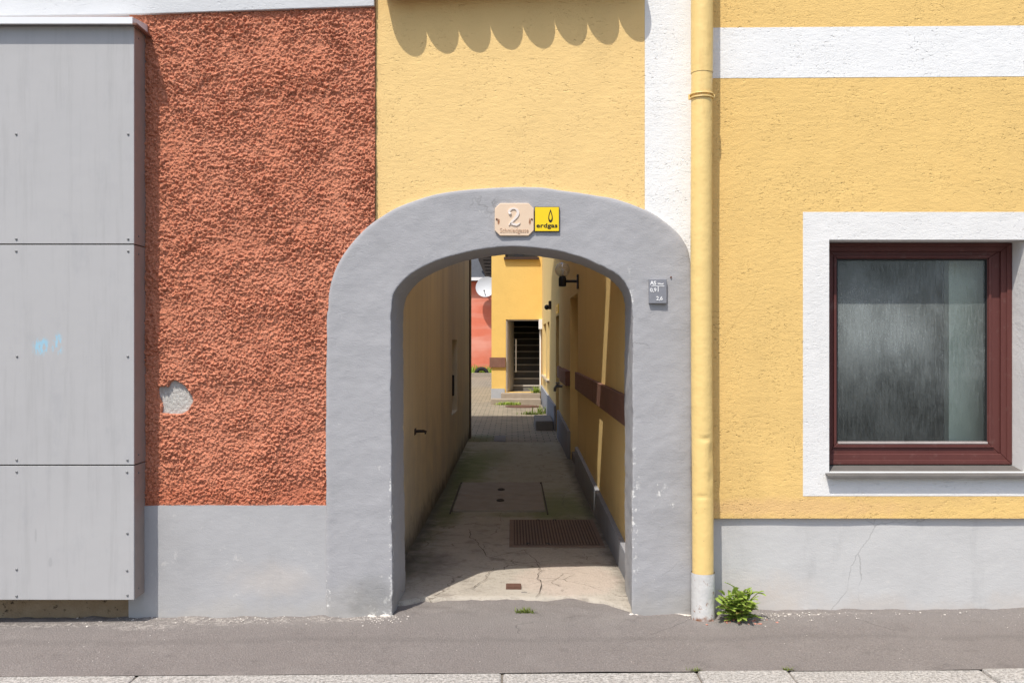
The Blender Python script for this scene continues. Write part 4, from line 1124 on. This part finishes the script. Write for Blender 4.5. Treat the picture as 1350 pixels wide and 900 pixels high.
x, y = F(722, 545); tuft('grass_tuft', 'largest courtyard tuft beside the dark concrete block', x, y, 0, 90, .12, .20, .03, 6)
x, y = F(702, 546); tuft('grass_tuft', 'flat yellowish tuft left of the dark concrete block', x, y, 0, 130, .10, .08, .022, 61)
x, y = F(670, 534); tuft('grass_tuft', 'low weeds along the foot of the lower step', x, 17.12, 0, 150, .13, .09, .03, 8, 'leaf')
x, y = F(714, 512); tuft('grass_tuft', 'little green plant in the right corner of the upper step', .62, 17.8, .25, 60, .05, .2, .035, 9, 'leaf')
m = MB(); rnd = random.Random(12)
# crumbs of fallen plaster along the foot of the walls
def crumb(m, x, y, z, r):
    vs = bmesh.ops.create_icosphere(m.bm, subdivisions=1, radius=r, matrix=Matrix.Translation((x, y, z + r * .35)))['verts']
    for v in vs: v.co += Vector([rnd.uniform(-.35, .35) * r for _ in range(3)]); v.co.z = z + (v.co.z - z) * .6
for i in range(420):
    x = rnd.choice([rnd.uniform(-2.6, -.7), rnd.gauss(-1.5, .4), rnd.uniform(.95, 2.9), rnd.gauss(1.45, .15), rnd.gauss(-.72, .06)])
    y = -.03 - abs(rnd.gauss(0, .075)); r = .0018 + .0045 * rnd.random() ** 3
    crumb(m, x, y, gz(x) + .001, r)
for i in range(60):
    x = rnd.uniform(-3, 3); y = rnd.uniform(-.85, -.1); crumb(m, x, y, gz(x) + .001, rnd.uniform(.0015, .003))
structure(m.build('plaster_crumbs', M['flake']), 'stuff')
m = MB()
for i in range(26):
    crumb(m, wx + rnd.gauss(0, .07), wy - .04 + rnd.gauss(0, .03), gz(wx) + .001, rnd.uniform(.003, .011))
structure(m.build('brick_crumbs', M['brick_bit']), 'stuff')

# ================================================================== LIGHT, SKY, CAMERA
D = Vector((.52, 1, -1.92)).normalized()
sun = bpy.data.lights.new('sun', 'SUN'); sun.energy = 3.15; sun.angle = R(.55); sun.color = (1, .95, .87)
so = bpy.data.objects.new('sun', sun); COL.objects.link(so); so.rotation_euler = D.to_track_quat('-Z', 'Y').to_euler(); so.location = (-5, -10, 20)
w = bpy.data.worlds.new('World'); SC.world = w; w.use_nodes = True
nt = w.node_tree; bg = nt.nodes['Background']
sky = nt.nodes.new('ShaderNodeTexSky'); sky.sky_type = 'NISHITA'; sky.sun_disc = False
sky.sun_elevation = math.asin(-D.z); sky.sun_rotation = math.atan2(-D.x, -D.y) % (2 * math.pi)
sky.air_density = 1.0; sky.dust_density = 2.0; sky.ozone_density = 1.0
nt.links.new(sky.outputs[0], bg.inputs[0]); bg.inputs[1].default_value = .132
cam = bpy.data.cameras.new('camera'); co = bpy.data.objects.new('camera', cam); COL.objects.link(co)
co.location = (0, -DIST, EYE); co.rotation_euler = (R(90), 0, 0)
cam.sensor_width = 36; cam.lens = 36 * DIST / (1350 * S0); cam.clip_end = 1000; cam.clip_start = .05
SC.camera = co
SC.view_settings.view_transform = 'Standard'; SC.view_settings.look = 'None'; SC.view_settings.gamma = 1
SC.view_settings.exposure = 0.5
SC.render.engine = 'CYCLES'; SC.cycles.max_bounces = 12; SC.cycles.diffuse_bounces = 6; SC.cycles.transparent_max_bounces = 12
